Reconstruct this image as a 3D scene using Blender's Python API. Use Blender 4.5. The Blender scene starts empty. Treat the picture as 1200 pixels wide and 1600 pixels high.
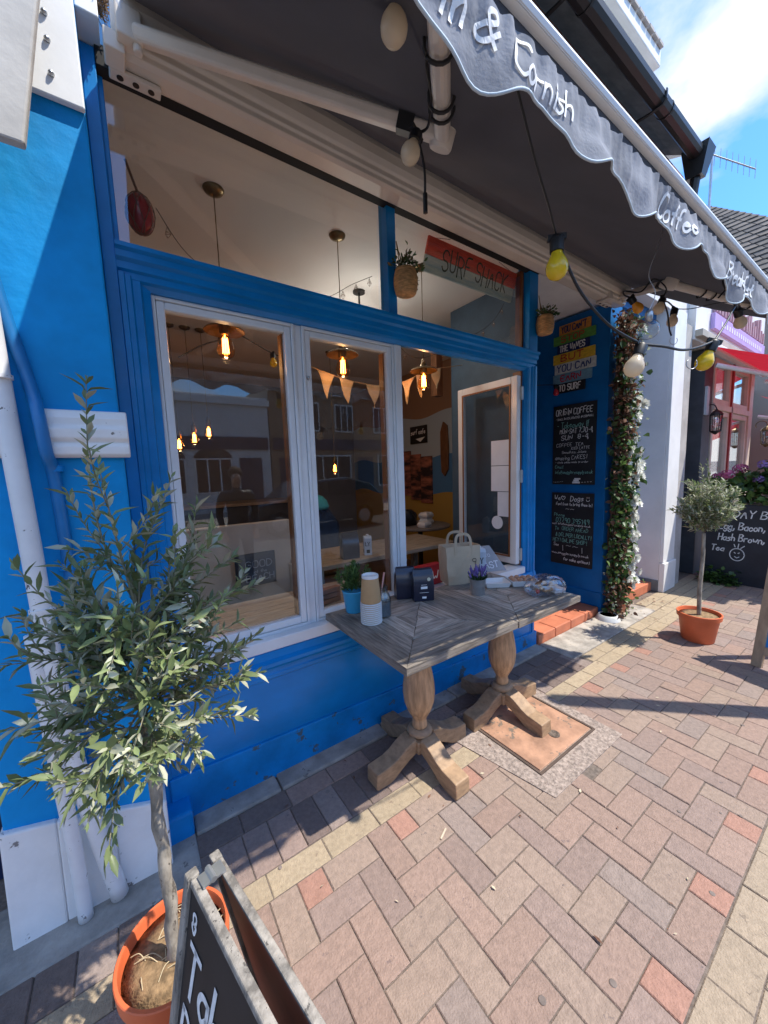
import bpy, bmesh, math, random
from math import sin, cos, pi, radians, sqrt, atan2
from mathutils import Vector, Matrix

random.seed(7)
S = bpy.context.scene
COL = S.collection

# ------------------------------------------------------------------ camera, sky, sun, exposure
cam_d = bpy.data.cameras.new('camera')
cam = bpy.data.objects.new('camera', cam_d)
COL.objects.link(cam)
S.camera = cam
cam_d.sensor_fit = 'VERTICAL'
cam_d.sensor_height = 36.0
cam_d.lens = 574.4 / 1600 * 36.0
cam_d.clip_start = 0.02
cam_d.clip_end = 2000
YAW, PITCH, ROLL = radians(34.66), radians(6.44), radians(-1.91)
fw = Vector((sin(YAW) * cos(PITCH), cos(YAW) * cos(PITCH), -sin(PITCH)))
r0 = Vector((cos(YAW), -sin(YAW), 0)); u0 = r0.cross(fw)
rt = r0 * cos(ROLL) + u0 * sin(ROLL); up = u0 * cos(ROLL) - r0 * sin(ROLL)
cam.matrix_world = Matrix(((rt.x, up.x, -fw.x, 0), (rt.y, up.y, -fw.y, -1.715), (rt.z, up.z, -fw.z, 1.49), (0, 0, 0, 1)))

SUN = Vector((0.415, -0.40, 1.0)).normalized()
world = bpy.data.worlds.new('World'); S.world = world; world.use_nodes = True
nt = world.node_tree; nt.nodes.clear()
wo = nt.nodes.new('ShaderNodeOutputWorld'); bg = nt.nodes.new('ShaderNodeBackground')
sky = nt.nodes.new('ShaderNodeTexSky'); sky.sky_type = 'NISHITA'; sky.sun_disc = False
sky.sun_elevation = math.asin(SUN.z); sky.sun_rotation = atan2(SUN.x, SUN.y)
sky.air_density = 1.2; sky.dust_density = 0.6; sky.ozone_density = 2.0
tc = nt.nodes.new('ShaderNodeTexCoord')
mp = nt.nodes.new('ShaderNodeMapping'); mp.inputs['Scale'].default_value = (1.0, 1.0, 1.9); mp.inputs['Location'].default_value = (0.35, 0.1, 0.0)
nz = nt.nodes.new('ShaderNodeTexNoise'); nz.inputs['Scale'].default_value = 2.1; nz.inputs['Detail'].default_value = 9; nz.inputs['Roughness'].default_value = 0.56
nz.inputs['Distortion'].default_value = 0.25
rp = nt.nodes.new('ShaderNodeValToRGB'); rp.color_ramp.elements[0].position = 0.455; rp.color_ramp.elements[1].position = 0.60
rp.color_ramp.elements[0].color = (0, 0, 0, 1); rp.color_ramp.elements[1].color = (1, 1, 1, 1)
cn = nt.nodes.new('ShaderNodeValToRGB'); cn.color_ramp.elements[0].position = 0.5; cn.color_ramp.elements[1].position = 0.72
cn.color_ramp.elements[0].color = (3.2, 3.5, 3.9, 1); cn.color_ramp.elements[1].color = (4.6, 4.7, 4.8, 1)
mx = nt.nodes.new('ShaderNodeMixRGB')
tint = nt.nodes.new('ShaderNodeMixRGB'); tint.blend_type = 'MULTIPLY'; tint.inputs[0].default_value = 1; tint.inputs[2].default_value = (0.38, 0.72, 1.13, 1)
L = nt.links.new
L(tc.outputs['Generated'], mp.inputs['Vector']); L(mp.outputs['Vector'], nz.inputs['Vector'])
L(nz.outputs['Fac'], rp.inputs['Fac']); L(nz.outputs['Fac'], cn.inputs['Fac'])
L(sky.outputs['Color'], tint.inputs[1])
L(rp.outputs['Color'], mx.inputs['Fac']); L(tint.outputs['Color'], mx.inputs[1]); L(cn.outputs['Color'], mx.inputs[2])
L(mx.outputs['Color'], bg.inputs['Color']); bg.inputs['Strength'].default_value = 0.15
L(bg.outputs['Background'], wo.inputs['Surface'])

sl = bpy.data.lights.new('sun', 'SUN'); sl.energy = 3.4; sl.angle = radians(0.55); sl.color = (1.0, 0.935, 0.82)
so = bpy.data.objects.new('sun', sl); COL.objects.link(so); so.location = (6, -6, 12)
so.rotation_euler = SUN.to_track_quat('Z', 'Y').to_euler()
S.view_settings.view_transform = 'Standard'; S.view_settings.look = 'None'
S.view_settings.gamma = 1; S.view_settings.use_curve_mapping = False
S.view_settings.exposure = 0.97
S.cycles.max_bounces = 8; S.cycles.diffuse_bounces = 4; S.cycles.glossy_bounces = 3; S.cycles.transparent_max_bounces = 16

# ------------------------------------------------------------------ materials
MATS = {}
def mat(name, col=(.5, .5, .5), rough=.5, metal=0, var=.12, scale=6, bump=0.0, bscale=40, stretch=(1, 1, 1), col2=None, spec=.5, coat=0, detail=6, lo=.35, hi=.65, trans=0, sheen=0, spots=None, ov=0):
    if name in MATS: return MATS[name]
    m = bpy.data.materials.new(name); m.use_nodes = True
    n = m.node_tree; b = n.nodes['Principled BSDF']; K = n.links.new
    b.inputs['Roughness'].default_value = rough; b.inputs['Metallic'].default_value = metal
    b.inputs['Specular IOR Level'].default_value = spec; b.inputs['Coat Weight'].default_value = coat
    b.inputs['Sheen Weight'].default_value = sheen
    t = n.nodes.new('ShaderNodeTexCoord'); oi = n.nodes.new('ShaderNodeObjectInfo')
    mul = n.nodes.new('ShaderNodeVectorMath'); mul.operation = 'SCALE'; mul.inputs[0].default_value = (37, 23, 51)
    K(oi.outputs['Random'], mul.inputs['Scale'])
    ad = n.nodes.new('ShaderNodeVectorMath'); ad.operation = 'ADD'
    K(t.outputs['Object'], ad.inputs[0]); K(mul.outputs['Vector'], ad.inputs[1])
    ma = n.nodes.new('ShaderNodeMapping'); ma.inputs['Scale'].default_value = stretch
    K(ad.outputs['Vector'], ma.inputs['Vector'])
    nz = n.nodes.new('ShaderNodeTexNoise'); nz.inputs['Scale'].default_value = scale; nz.inputs['Detail'].default_value = detail
    nz.inputs['Roughness'].default_value = .6
    K(ma.outputs['Vector'], nz.inputs['Vector'])
    cr = n.nodes.new('ShaderNodeValToRGB'); cr.color_ramp.elements[0].position = lo; cr.color_ramp.elements[1].position = hi
    a = [max(0, c * (1 - var)) for c in col]; z = col2 if col2 else [min(1, c * (1 + var)) for c in col]
    cr.color_ramp.elements[0].color = (*a, 1); cr.color_ramp.elements[1].color = (*z, 1)
    K(nz.outputs['Fac'], cr.inputs['Fac'])
    out = cr.outputs['Color']
    if spots:      # (colour, scale, threshold)
        n2 = n.nodes.new('ShaderNodeTexNoise'); n2.inputs['Scale'].default_value = spots[1]; n2.inputs['Detail'].default_value = 4; n2.inputs['Roughness'].default_value = .7
        K(ma.outputs['Vector'], n2.inputs['Vector'])
        c2 = n.nodes.new('ShaderNodeValToRGB'); c2.color_ramp.elements[0].position = spots[2]; c2.color_ramp.elements[1].position = spots[2] + .03
        c2.color_ramp.elements[0].color = (0, 0, 0, 1); c2.color_ramp.elements[1].color = (1, 1, 1, 1)
        K(n2.outputs['Fac'], c2.inputs['Fac'])
        mi = n.nodes.new('ShaderNodeMixRGB'); K(c2.outputs['Color'], mi.inputs[0]); K(out, mi.inputs[1]); mi.inputs[2].default_value = (*spots[0], 1)
        out = mi.outputs['Color']
    if ov:
        hv = n.nodes.new('ShaderNodeHueSaturation'); mr = n.nodes.new('ShaderNodeMapRange'); mr.inputs['To Min'].default_value = 1 - ov; mr.inputs['To Max'].default_value = 1 + ov
        K(oi.outputs['Random'], mr.inputs['Value']); K(mr.outputs['Result'], hv.inputs['Value']); K(out, hv.inputs['Color']); out = hv.outputs['Color']
    K(out, b.inputs['Base Color'])
    if bump:
        nb = n.nodes.new('ShaderNodeTexNoise'); nb.inputs['Scale'].default_value = bscale; nb.inputs['Detail'].default_value = 5
        K(ma.outputs['Vector'], nb.inputs['Vector'])
        bp = n.nodes.new('ShaderNodeBump'); bp.inputs['Strength'].default_value = bump; bp.inputs['Distance'].default_value = .004
        K(nb.outputs['Fac'], bp.inputs['Height']); K(bp.outputs['Normal'], b.inputs['Normal'])
    if trans:      # thin leaves, cloth: some light comes through
        tr = n.nodes.new('ShaderNodeBsdfTranslucent'); ms = n.nodes.new('ShaderNodeMixShader'); ms.inputs[0].default_value = trans
        K(out, tr.inputs['Color']); K(b.outputs['BSDF'], ms.inputs[1]); K(tr.outputs['BSDF'], ms.inputs[2])
        K(ms.outputs['Shader'], n.nodes['Material Output'].inputs['Surface'])
    MATS[name] = m
    return m

def glass_mat(name, tint=(1, 1, 1), boost=1.0, rough=0.0, base=0.0):
    if name in MATS: return MATS[name]
    m = bpy.data.materials.new(name); m.use_nodes = True; n = m.node_tree; n.nodes.clear(); K = n.links.new
    o = n.nodes.new('ShaderNodeOutputMaterial'); lw = n.nodes.new('ShaderNodeLayerWeight'); lw.inputs['Blend'].default_value = .5
    pw = n.nodes.new('ShaderNodeMath'); pw.operation = 'POWER'; pw.inputs[1].default_value = 5; K(lw.outputs['Facing'], pw.inputs[0])
    fr = n.nodes.new('ShaderNodeMath'); fr.operation = 'MULTIPLY_ADD'; fr.inputs[1].default_value = .958; fr.inputs[2].default_value = .042; K(pw.outputs[0], fr.inputs[0])
    mu = n.nodes.new('ShaderNodeMath'); mu.operation = 'MULTIPLY_ADD'; mu.inputs[1].default_value = boost; mu.inputs[2].default_value = base; mu.use_clamp = True
    tr = n.nodes.new('ShaderNodeBsdfTransparent'); tr.inputs['Color'].default_value = (*tint, 1)
    gl = n.nodes.new('ShaderNodeBsdfGlossy'); gl.inputs['Roughness'].default_value = rough
    ms = n.nodes.new('ShaderNodeMixShader')
    K(fr.outputs[0], mu.inputs[0]); K(mu.outputs[0], ms.inputs[0]); K(tr.outputs[0], ms.inputs[1]); K(gl.outputs[0], ms.inputs[2]); K(ms.outputs[0], o.inputs['Surface'])
    MATS[name] = m; return m

def emit_mat(name, col, strength):
    if name in MATS: return MATS[name]
    m = bpy.data.materials.new(name); m.use_nodes = True; n = m.node_tree; n.nodes.clear()
    o = n.nodes.new('ShaderNodeOutputMaterial'); e = n.nodes.new('ShaderNodeEmission'); e.inputs['Color'].default_value = (*col, 1); e.inputs['Strength'].default_value = strength
    n.links.new(e.outputs[0], o.inputs['Surface']); MATS[name] = m; return m

BLUE = mat('blue_gloss_paint', (.001, .205, .56), .30, var=.16, scale=4, bump=.2, bscale=30, coat=.08, spec=.35, stretch=(.6, 1, 1), spots=((.03, .10, .20), 17, .735))
BLUEP = mat('blue_masonry_paint', (.001, .27, .64), .65, spec=.25, var=.12, scale=5, bump=.6, bscale=26, spots=((.02, .14, .34), 13, .73))
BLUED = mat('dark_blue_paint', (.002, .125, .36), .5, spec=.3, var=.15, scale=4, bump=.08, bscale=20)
WHITEW = mat('white_window_paint', (.70, .74, .78), .3, var=.05, scale=5, bump=.05, bscale=20)
WHITE = mat('white_paint', (.80, .80, .79), .5, var=.05, scale=5, bump=.15, bscale=25)
WHITEM = mat('white_masonry_paint', (.80, .79, .78), .7, var=.05, scale=7, bump=.5, bscale=30, spots=((.22, .20, .19), 11, .65))
CREAM = mat('cream_powder_coat', (.66, .60, .53), .4, var=.05, scale=5, spots=((.35, .28, .2), 16, .74))
BARW = mat('white_aluminium', (.78, .78, .78), .35, var=.05, scale=5, stretch=(.3, 3, 3), spots=((.5, .46, .4), 12, .76))
FABRIC = mat('shaded_awning_canvas', (.055, .050, .056), .9, var=.1, scale=3, bump=.12, bscale=260, trans=.06)  # awning cloth, underside shade put into its dark colour
VALANCE = mat('sunlit_valance_canvas', (.38, .40, .45), .95, var=.22, scale=7, bump=.35, bscale=120, spec=.08, trans=.3)  # same cloth as the canvas, its sunlit tone set in the colour
TRIM = mat('pale_valance_trim', (.5, .6, .68), .8, var=.05)
LETTER = mat('white_lettering_paint', (.85, .85, .85), .6, var=.03)
BLACK = mat('black_plastic', (.012, .012, .013), .45, var=.2)
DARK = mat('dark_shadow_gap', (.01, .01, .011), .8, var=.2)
CONC = mat('worn_concrete', (.30, .28, .255), .9, var=.25, scale=9, bump=.9, bscale=70, spots=((.16, .15, .14), 14, .64))
CONCL = mat('pale_concrete', (.36, .325, .285), .9, var=.3, scale=10, bump=1.0, bscale=90, spots=((.28, .24, .2), 22, .62))
TERRA = mat('terracotta_plastic', (.62, .13, .045), .5, var=.1, scale=5, bump=.05)
TILE = mat('terracotta_tile', (.52, .17, .09), .55, var=.15, scale=7, bump=.2)
SOIL = mat('dry_compost', (.24, .155, .08), .95, var=.45, scale=40, bump=1, bscale=120)
BARK = mat('olive_bark', (.30, .265, .215), .9, var=.45, scale=34, bump=1, bscale=70, stretch=(1, 1, .35), spots=((.12, .10, .08), 40, .62))
STEEL = mat('galvanised_steel', (.5, .52, .54), .35, .8, var=.12, scale=12)
BRASS = mat('aged_brass', (.20, .145, .07), .35, .85, var=.3, scale=9)
CHALKB = mat('chalkboard_paint', (.012, .012, .014), .7, var=.4, scale=5)
CHALK = mat('white_chalk', (.72, .72, .72), .9, var=.15, scale=80)
CHALKG = mat('pale_green_chalk', (.22, .50, .44), .9, var=.15, scale=80)
OAKX = mat('weathered_table_wood_x', (.34, .285, .23), .7, ov=.38, var=.5, scale=7, bump=.6, bscale=18, stretch=(1.2, 14, 14), col2=(.45, .39, .33))
OAKY = mat('weathered_table_wood_y', (.34, .285, .23), .7, ov=.38, var=.5, scale=7, bump=.6, bscale=18, stretch=(14, 1.2, 14), col2=(.45, .39, .33))
PINE = mat('waxed_pine', (.43, .265, .145), .5, var=.3, scale=6, bump=.2, bscale=14, stretch=(9, 9, 1.2))
FOOTW = mat('worn_foot_wood', (.30, .195, .115), .6, var=.22, scale=11, bump=.25, bscale=20, stretch=(2, 2, 5), ov=.12)
RAWWOOD = mat('grey_raw_wood', (.36, .32, .27), .8, var=.35, scale=9, bump=.5, bscale=24, stretch=(4, 4, 1))
BROWNWOOD = mat('brown_wood', (.16, .07, .03), .5, var=.3, scale=8, stretch=(6, 6, 1))
GLASS = glass_mat('window_glass', (.96, .97, .97), 1.5, 0, .012)
CLEAR = glass_mat('clear_glass', (.82, .88, .90), 1.4, 0.02, .04)
FILAMENT = emit_mat('glowing_filament', (1.0, .36, .07), 26)
AMBER = glass_mat('amber_bulb_glass', (1.0, .72, .42), 1.0, 0.03, .02)
CEIL = mat('ceiling_paint', (.80, .78, .75), .8, var=.04, scale=2)
FLOORW = mat('cafe_floor_boards', (.17, .11, .07), .5, var=.3, scale=5, stretch=(8, 1, 1))
BUILDW = mat('render_white', (.72, .72, .72), .8, var=.06, scale=3, bump=.3, bscale=30)
NAVY = mat('navy_paint', (.012, .022, .065), .4, var=.2, scale=4)
LEAF = mat('olive_leaf', (.24, .32, .12), .40, var=.3, scale=9, trans=.35, ov=.3, col2=(.36, .43, .20))
LEAF2 = mat('olive_leaf_pale', (.56, .57, .42), .5, var=.2, scale=9, trans=.25, ov=.25)
TWIG = mat('olive_twig', (.22, .20, .13), .8, var=.25, scale=30)
DGREEN = mat('dark_green_leaf', (.035, .085, .025), .45, var=.4, scale=9, trans=.25, col2=(.07, .14, .04))
GRASSY = mat('bright_plant_leaf', (.11, .21, .05), .5, var=.4, scale=9, trans=.3, col2=(.14, .24, .06))
DRY = mat('dry_brown_leaf', (.16, .075, .045), .8, var=.4, scale=12, trans=.2, col2=(.26, .13, .08))
PETALW = mat('white_petal', (.82, .82, .76), .7, var=.1, trans=.25)
PETALP = mat('pink_petal', (.46, .10, .22), .7, var=.3, scale=14, trans=.2)
PETALV = mat('violet_petal', (.26, .16, .40), .7, var=.3, scale=14, trans=.2)

# ------------------------------------------------------------------ mesh building
class MB:
    def __init__(s): s.v = []; s.f = []; s.m = []
    def poly(s, pts, faces, mi=0):
        o = len(s.v); s.v += [tuple(p) for p in pts]
        for f in faces: s.f.append(tuple(i + o for i in f)); s.m.append(mi)
        return s
    def box(s, x0, x1, y0, y1, z0, z1, mi=0):
        p = [(x, y, z) for z in (z0, z1) for y in (y0, y1) for x in (x0, x1)]
        return s.poly(p, [(0, 2, 3, 1), (4, 5, 7, 6), (0, 1, 5, 4), (2, 6, 7, 3), (0, 4, 6, 2), (1, 3, 7, 5)], mi)
    def cbox(s, c, size, rot=None, mi=0):
        h = [k / 2 for k in size]; p = []
        for z in (-1, 1):
            for y in (-1, 1):
                for x in (-1, 1):
                    q = Vector((x * h[0], y * h[1], z * h[2]))
                    if rot: q = rot @ q
                    p.append(q + Vector(c))
        return s.poly(p, [(0, 2, 3, 1), (4, 5, 7, 6), (0, 1, 5, 4), (2, 6, 7, 3), (0, 4, 6, 2), (1, 3, 7, 5)], mi)
    def hexa(s, b, t, mi=0):        # 4 bottom points, 4 top points, both counter-clockwise from above
        return s.poly(list(b) + list(t), [(3, 2, 1, 0), (4, 5, 6, 7), (0, 1, 5, 4), (1, 2, 6, 5), (2, 3, 7, 6), (3, 0, 4, 7)], mi)
    def ext(s, prof, axis, a, b, mi=0, cap=True):      # closed profile swept along an axis
        n = len(prof); P = []
        for t in (a, b):
            for (u, w) in prof:
                P.append({'x': (t, u, w), 'y': (u, t, w), 'z': (u, w, t)}[axis])
        F = [(i, (i + 1) % n, n + (i + 1) % n, n + i) for i in range(n)]
        if cap: F += [tuple(range(n - 1, -1, -1)), tuple(range(n, 2 * n))]
        return s.poly(P, F, mi)
    def lathe(s, prof, n=24, c=(0, 0, 0), mi=0, rot=None):
        P = []; F = []
        for (r, z) in prof:
            for k in range(n):
                q = Vector((r * cos(2 * pi * k / n), r * sin(2 * pi * k / n), z))
                if rot: q = rot @ q
                P.append(q + Vector(c))
        for j in range(len(prof) - 1):
            for k in range(n):
                F.append((j * n + k, j * n + (k + 1) % n, (j + 1) * n + (k + 1) % n, (j + 1) * n + k))
        if prof[0][0] > 1e-5: F.append(tuple(range(n - 1, -1, -1)))
        if prof[-1][0] > 1e-5: F.append(tuple(range((len(prof) - 1) * n, len(prof) * n)))
        return s.poly(P, F, mi)
    def tube(s, pts, r, n=8, mi=0, cap=True):
        pts = [Vector(p) for p in pts]; N = len(pts); P = []; F = []
        if N < 2: return s
        rr = r if isinstance(r, (list, tuple)) else [r] * N
        d = (pts[1] - pts[0]).normalized(); a = d.orthogonal().normalized()
        for i in range(N):
            t = (pts[min(i + 1, N - 1)] - pts[max(i - 1, 0)])
            if t.length > 1e-9: d = t.normalized()
            a = (a - d * a.dot(d))
            a = a.normalized() if a.length > 1e-6 else d.orthogonal().normalized()
            b = d.cross(a)
            for k in range(n): P.append(pts[i] + (a * cos(2 * pi * k / n) + b * sin(2 * pi * k / n)) * rr[i])
        for j in range(N - 1):
            for k in range(n): F.append((j * n + k, j * n + (k + 1) % n, (j + 1) * n + (k + 1) % n, (j + 1) * n + k))
        if cap: F += [tuple(range(n - 1, -1, -1)), tuple(range((N - 1) * n, N * n))]
        return s.poly(P, F, mi)
    def ball(s, c, r, n=12, mi=0, sq=(1, 1, 1)):
        prof = [(max(1e-6, r * sin(pi * j / (n // 2 + 2))), -r * cos(pi * j / (n // 2 + 2))) for j in range(n // 2 + 3)]
        o = len(s.v); s.lathe([(max(p[0], 1e-6), p[1]) for p in prof], n, (0, 0, 0), mi)
        for i in range(o, len(s.v)):
            v = s.v[i]; s.v[i] = (v[0] * sq[0] + c[0], v[1] * sq[1] + c[1], v[2] * sq[2] + c[2])
        return s
    def build(s, name, mats, parent=None, smooth=False, bevel=0, seg=2, ang=40):
        me = bpy.data.meshes.new(name); me.from_pydata(s.v, [], s.f)
        for m in (mats if isinstance(mats, (list, tuple)) else [mats]): me.materials.append(m)
        if any(s.m): me.polygons.foreach_set('material_index', s.m)
        if smooth: me.polygons.foreach_set('use_smooth', [True] * len(me.polygons))
        me.update()
        o = bpy.data.objects.new(name, me); COL.objects.link(o)
        if parent: o.parent = parent
        if smooth == 'auto':
            bm = bmesh.new(); bm.from_mesh(me)
            for e in bm.edges:
                if len(e.link_faces) == 2 and e.calc_face_angle(0) > radians(ang): e.smooth = False
            bm.to_mesh(me); bm.free()
        if bevel:
            bv = o.modifiers.new('bevel', 'BEVEL'); bv.width = bevel; bv.segments = seg; bv.limit_method = 'ANGLE'; bv.angle_limit = radians(35)
        return o

def tag(o, label=None, cat=None, group=None, kind=None):
    if label: o['label'] = label
    if cat: o['category'] = cat
    if group: o['group'] = group
    if kind: o['kind'] = kind
    return o
def thing(name, label, cat, loc=(0, 0, 0), rz=0, group=None):
    o = bpy.data.objects.new(name, None); COL.objects.link(o); o.empty_display_size = .1
    o.location = loc; o.rotation_euler = (0, 0, rz)
    return tag(o, label, cat, group)
def one(name, mesh, parent, M, mats=None):      # a piece that shares mesh data
    o = bpy.data.objects.new(name, mesh); COL.objects.link(o); o.parent = parent; o.matrix_local = M
    return o
def dup(root, loc, label, rz=None):
    def cp(o, par):
        c = o.copy(); COL.objects.link(c)
        if par: c.parent = par; c.matrix_parent_inverse = o.matrix_parent_inverse.copy()
        for ch in [k for k in bpy.data.objects if k.parent == o]: cp(ch, c)
        return c
    r = cp(root, None); r.location = loc; r['label'] = label
    if rz is not None: r.rotation_euler = (0, 0, rz)
    return r

# ------------------------------------------------------------------ hand lettering: single strokes, drawn as ribbons
GL = {
 'A': '022842,1535', 'B': '0208,082847362505,2544433202', 'C': '4738180703123243', 'D': '0208,082846442202', 'E': '48080242,0535', 'F': '480802,0535',
 'G': '47381807031232434525', 'H': '0802,4842,0545', 'I': '2822', 'J': '3833221203', 'K': '0802,480542', 'L': '080242', 'M': '0208254842', 'N': '02084248',
 'O': '180703123243473818', 'P': '0208,082847463505', 'Q': '180703123243473818,2442', 'R': '0208,082847463505,2542', 'S': '473818070615354443321203',
 'T': '0848,2822', 'U': '080312324348', 'V': '082248', 'W': '0812253248', 'X': '0842,4802', 'Y': '082548,2522', 'Z': '08480242',
 'a': '35150403122233,3532', 'b': '0802,042534332202', 'c': '3425150403122233', 'd': '3832,3425150403122233', 'e': '043425150403122233', 'f': '38281712,0525',
 'g': '3425150403122233,3531201001', 'h': '0802,0415253432', 'i': '1512,1716', 'j': '2521100100,2726', 'k': '0802,350432', 'l': '1812', 'm': '0502,04152522,24354542',
 'n': '0502,0415253432', 'o': '150403122233342515', 'p': '0500,042534332202', 'q': '3500,3425150403122233', 'r': '0502,04152535', 's': '351504142433221202', 't': '17131222,0525',
 'u': '0503122233,3532', 'v': '051235', 'w': '0512243245', 'x': '0532,3502', 'y': '0522,351000', 'z': '05350232',
 '0': '180703123243473818', '1': '072822', '2': '0718384602424', '3': '084825443322 02', '4': '28044441,3832', '5': '480805254433221202', '6': '3818070312324344350504', '7': '084822', '8': '1507183847352515041332444535', '9': '4515071838474442',
 '-': '1535', '.': '1213', ',': '131201', '!': '2824,2322', ':': '1413,1716', "'": '1817', '&': '42161728373604031222 45', '@': '3625242545474838170604032242', '/': '0248', '#': '1218,3238,0446,0648', '~': '0415253445',
}
def chaikin(p, it=2):
    for _ in range(it):
        q = [p[0]]
        for a, b in zip(p[:-1], p[1:]):
            q.append((a[0] * .75 + b[0] * .25, a[1] * .75 + b[1] * .25)); q.append((a[0] * .25 + b[0] * .75, a[1] * .25 + b[1] * .75))
        q.append(p[-1]); p = q
    return p
def ribbon(mb, p, w, mapper, mi=0):
    if len(p) < 2: return
    Lp = []; Rp = []
    for i in range(len(p)):
        a = p[max(i - 1, 0)]; b = p[min(i + 1, len(p) - 1)]; dx, dy = b[0] - a[0], b[1] - a[1]; l = sqrt(dx * dx + dy * dy) or 1
        nx, ny = -dy / l * w / 2, dx / l * w / 2
        e = 0
        if i == 0: e = -w * .35
        if i == len(p) - 1: e = w * .35
        x, y = p[i][0] + dx / l * e, p[i][1] + dy / l * e
        Lp.append((x + nx, y + ny)); Rp.append((x - nx, y - ny))
    n = len(p); mb.poly([mapper(*q) for q in Lp + Rp], [(i, i + 1, n + i + 1, n + i) for i in range(n - 1)], mi)
def write(mb, s, mapper, h, w, x=0, y=0, slant=.12, jit=.06, sp=1.3, mi=0, rnd=None, fit=None, smooth=2, narrow=1.0):
    rnd = rnd or random.Random(len(s) * 7 + 3)
    u = h / 6.0; adv = 0; strokes = []
    for ch in s:
        if ch == ' ': adv += 3 * u; continue
        g = GL.get(ch)
        if not g: adv += 3 * u; continue
        wmax = 0; oy = rnd.uniform(-jit, jit) * h
        for st in g.replace(' ', '').split(','):
            st = st[:len(st) // 2 * 2]
            pts = [(int(st[i]), int(st[i + 1])) for i in range(0, len(st), 2)]
            wmax = max(wmax, max(p[0] for p in pts))
            pts = [(px + rnd.uniform(-jit, jit) * 2, py + rnd.uniform(-jit, jit) * 2) for px, py in pts]
            if smooth: pts = chaikin(pts, smooth)
            strokes.append([(adv + px * u * narrow + (py - 2) * u * slant, (py - 2) * u + oy) for px, py in pts])
        adv += (wmax * narrow + sp) * u
    k = fit / adv if fit else 1
    for st in strokes: ribbon(mb, [(x + a * k, y + b) for a, b in st], w, mapper, mi)
    return adv * k
def plane_map(o, xd, ud):
    o, xd, ud = Vector(o), Vector(xd), Vector(ud)
    return lambda a, b: o + xd * a + ud * b

# ------------------------------------------------------------------ leaves
def leaf_mesh(name, Lh, w, m, fold=.25, curl=.12):
    mb = MB()
    p = [(0, 0, 0), (-w * .42, Lh * .28, w * fold), (0, Lh * .28, 0), (w * .42, Lh * .28, w * fold), (-w * .5, Lh * .6, w * fold - Lh * curl * .4), (0, Lh * .6, -Lh * curl * .4), (w * .5, Lh * .6, w * fold - Lh * curl * .4), (0, Lh, -Lh * curl)]
    mb.poly(p, [(0, 2, 1), (0, 3, 2), (1, 2, 5, 4), (2, 3, 6, 5), (4, 5, 7), (5, 6, 7)])
    me = bpy.data.meshes.new(name); me.from_pydata(mb.v, [], mb.f); me.materials.append(m)
    me.polygons.foreach_set('use_smooth', [True] * len(me.polygons))
    return me
def leaf_matrix(pos, d, nrm, sc):
    d = d.normalized(); x = d.cross(nrm)
    x = x.normalized() if x.length > 1e-4 else d.orthogonal().normalized()
    z = x.cross(d)
    return Matrix(((x.x * sc, d.x * sc, z.x * sc, pos.x), (x.y * sc, d.y * sc, z.y * sc, pos.y), (x.z * sc, d.z * sc, z.z * sc, pos.z), (0, 0, 0, 1)))
def foliage(parent, leaves, protos, near, mass_name, part='leaf', keep=300):
    """leaves: (matrix, variant). The nearest `keep` become objects, the rest one joined mass."""
    cp = cam.location
    if near: leaves = sorted(leaves, key=lambda l: (parent.location + l[0].to_translation() - Vector((0, -1.715, 1.49))).length)
    n = keep if near else 0
    for M, k in leaves[:n]: one(part, protos[k], parent, M)
    mb = MB()
    for M, k in leaves[n:]:
        me = protos[k]
        mb.poly([M @ v.co for v in me.vertices], [tuple(p.vertices) for p in me.polygons], k)
    if mb.f:
        o = mb.build(mass_name, [p.materials[0] for p in protos], parent, smooth=True); o['kind'] = 'stuff'
        return o
def rdir(rnd):
    while True:
        v = Vector((rnd.uniform(-1, 1), rnd.uniform(-1, 1), rnd.uniform(-1, 1)))
        if .05 < v.length < 1: return v.normalized()
def shoot(rnd, a, b, bend=.12, n=9):
    a, b = Vector(a), Vector(b); l = (b - a).length; off = rdir(rnd) * l * bend; off.z -= l * .05
    return [a.lerp(b, t / n) + off * sin(pi * t / n) for t in range(n + 1)]
def leaves_on(rnd, path, out, step, size, start=.15, spread=.75, nv=2, pale=.3):
    pts = path; tot = sum((pts[i + 1] - pts[i]).length for i in range(len(pts) - 1)); s = tot * start; ang = rnd.uniform(0, 6.28)
    while s < tot:
        acc = 0
        for i in range(len(pts) - 1):
            sl_ = (pts[i + 1] - pts[i]).length
            if acc + sl_ >= s: break
            acc += sl_
        d = (pts[i + 1] - pts[i]).normalized(); p = pts[i] + d * (s - acc)
        ang += pi / 2 + rnd.uniform(-.4, .4); a = d.orthogonal().normalized(); b = d.cross(a)
        for sgn in (1, -1):
            side = (a * cos(ang) + b * sin(ang)) * sgn
            ld = (d * rnd.uniform(.55, 1.1) + side * spread * rnd.uniform(.6, 1.2) + rdir(rnd) * .2)
            nrm = (Vector((0, 0, 1)) + rdir(rnd) * .8 + d * .6)
            out.append((leaf_matrix(p, ld, nrm, size * rnd.uniform(.6, 1.25)), 1 if rnd.random() < pale else (rnd.choice((0, 0, 2, 2, 3)) if nv > 2 else 0)))
        s += step * rnd.uniform(.75, 1.3)
    d = (pts[-1] - pts[-2]).normalized()
    for _ in range(2): out.append((leaf_matrix(pts[-1], d + rdir(rnd) * .35, rdir(rnd), size * rnd.uniform(.5, .9)), 4 if nv > 2 else 0))

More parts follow.
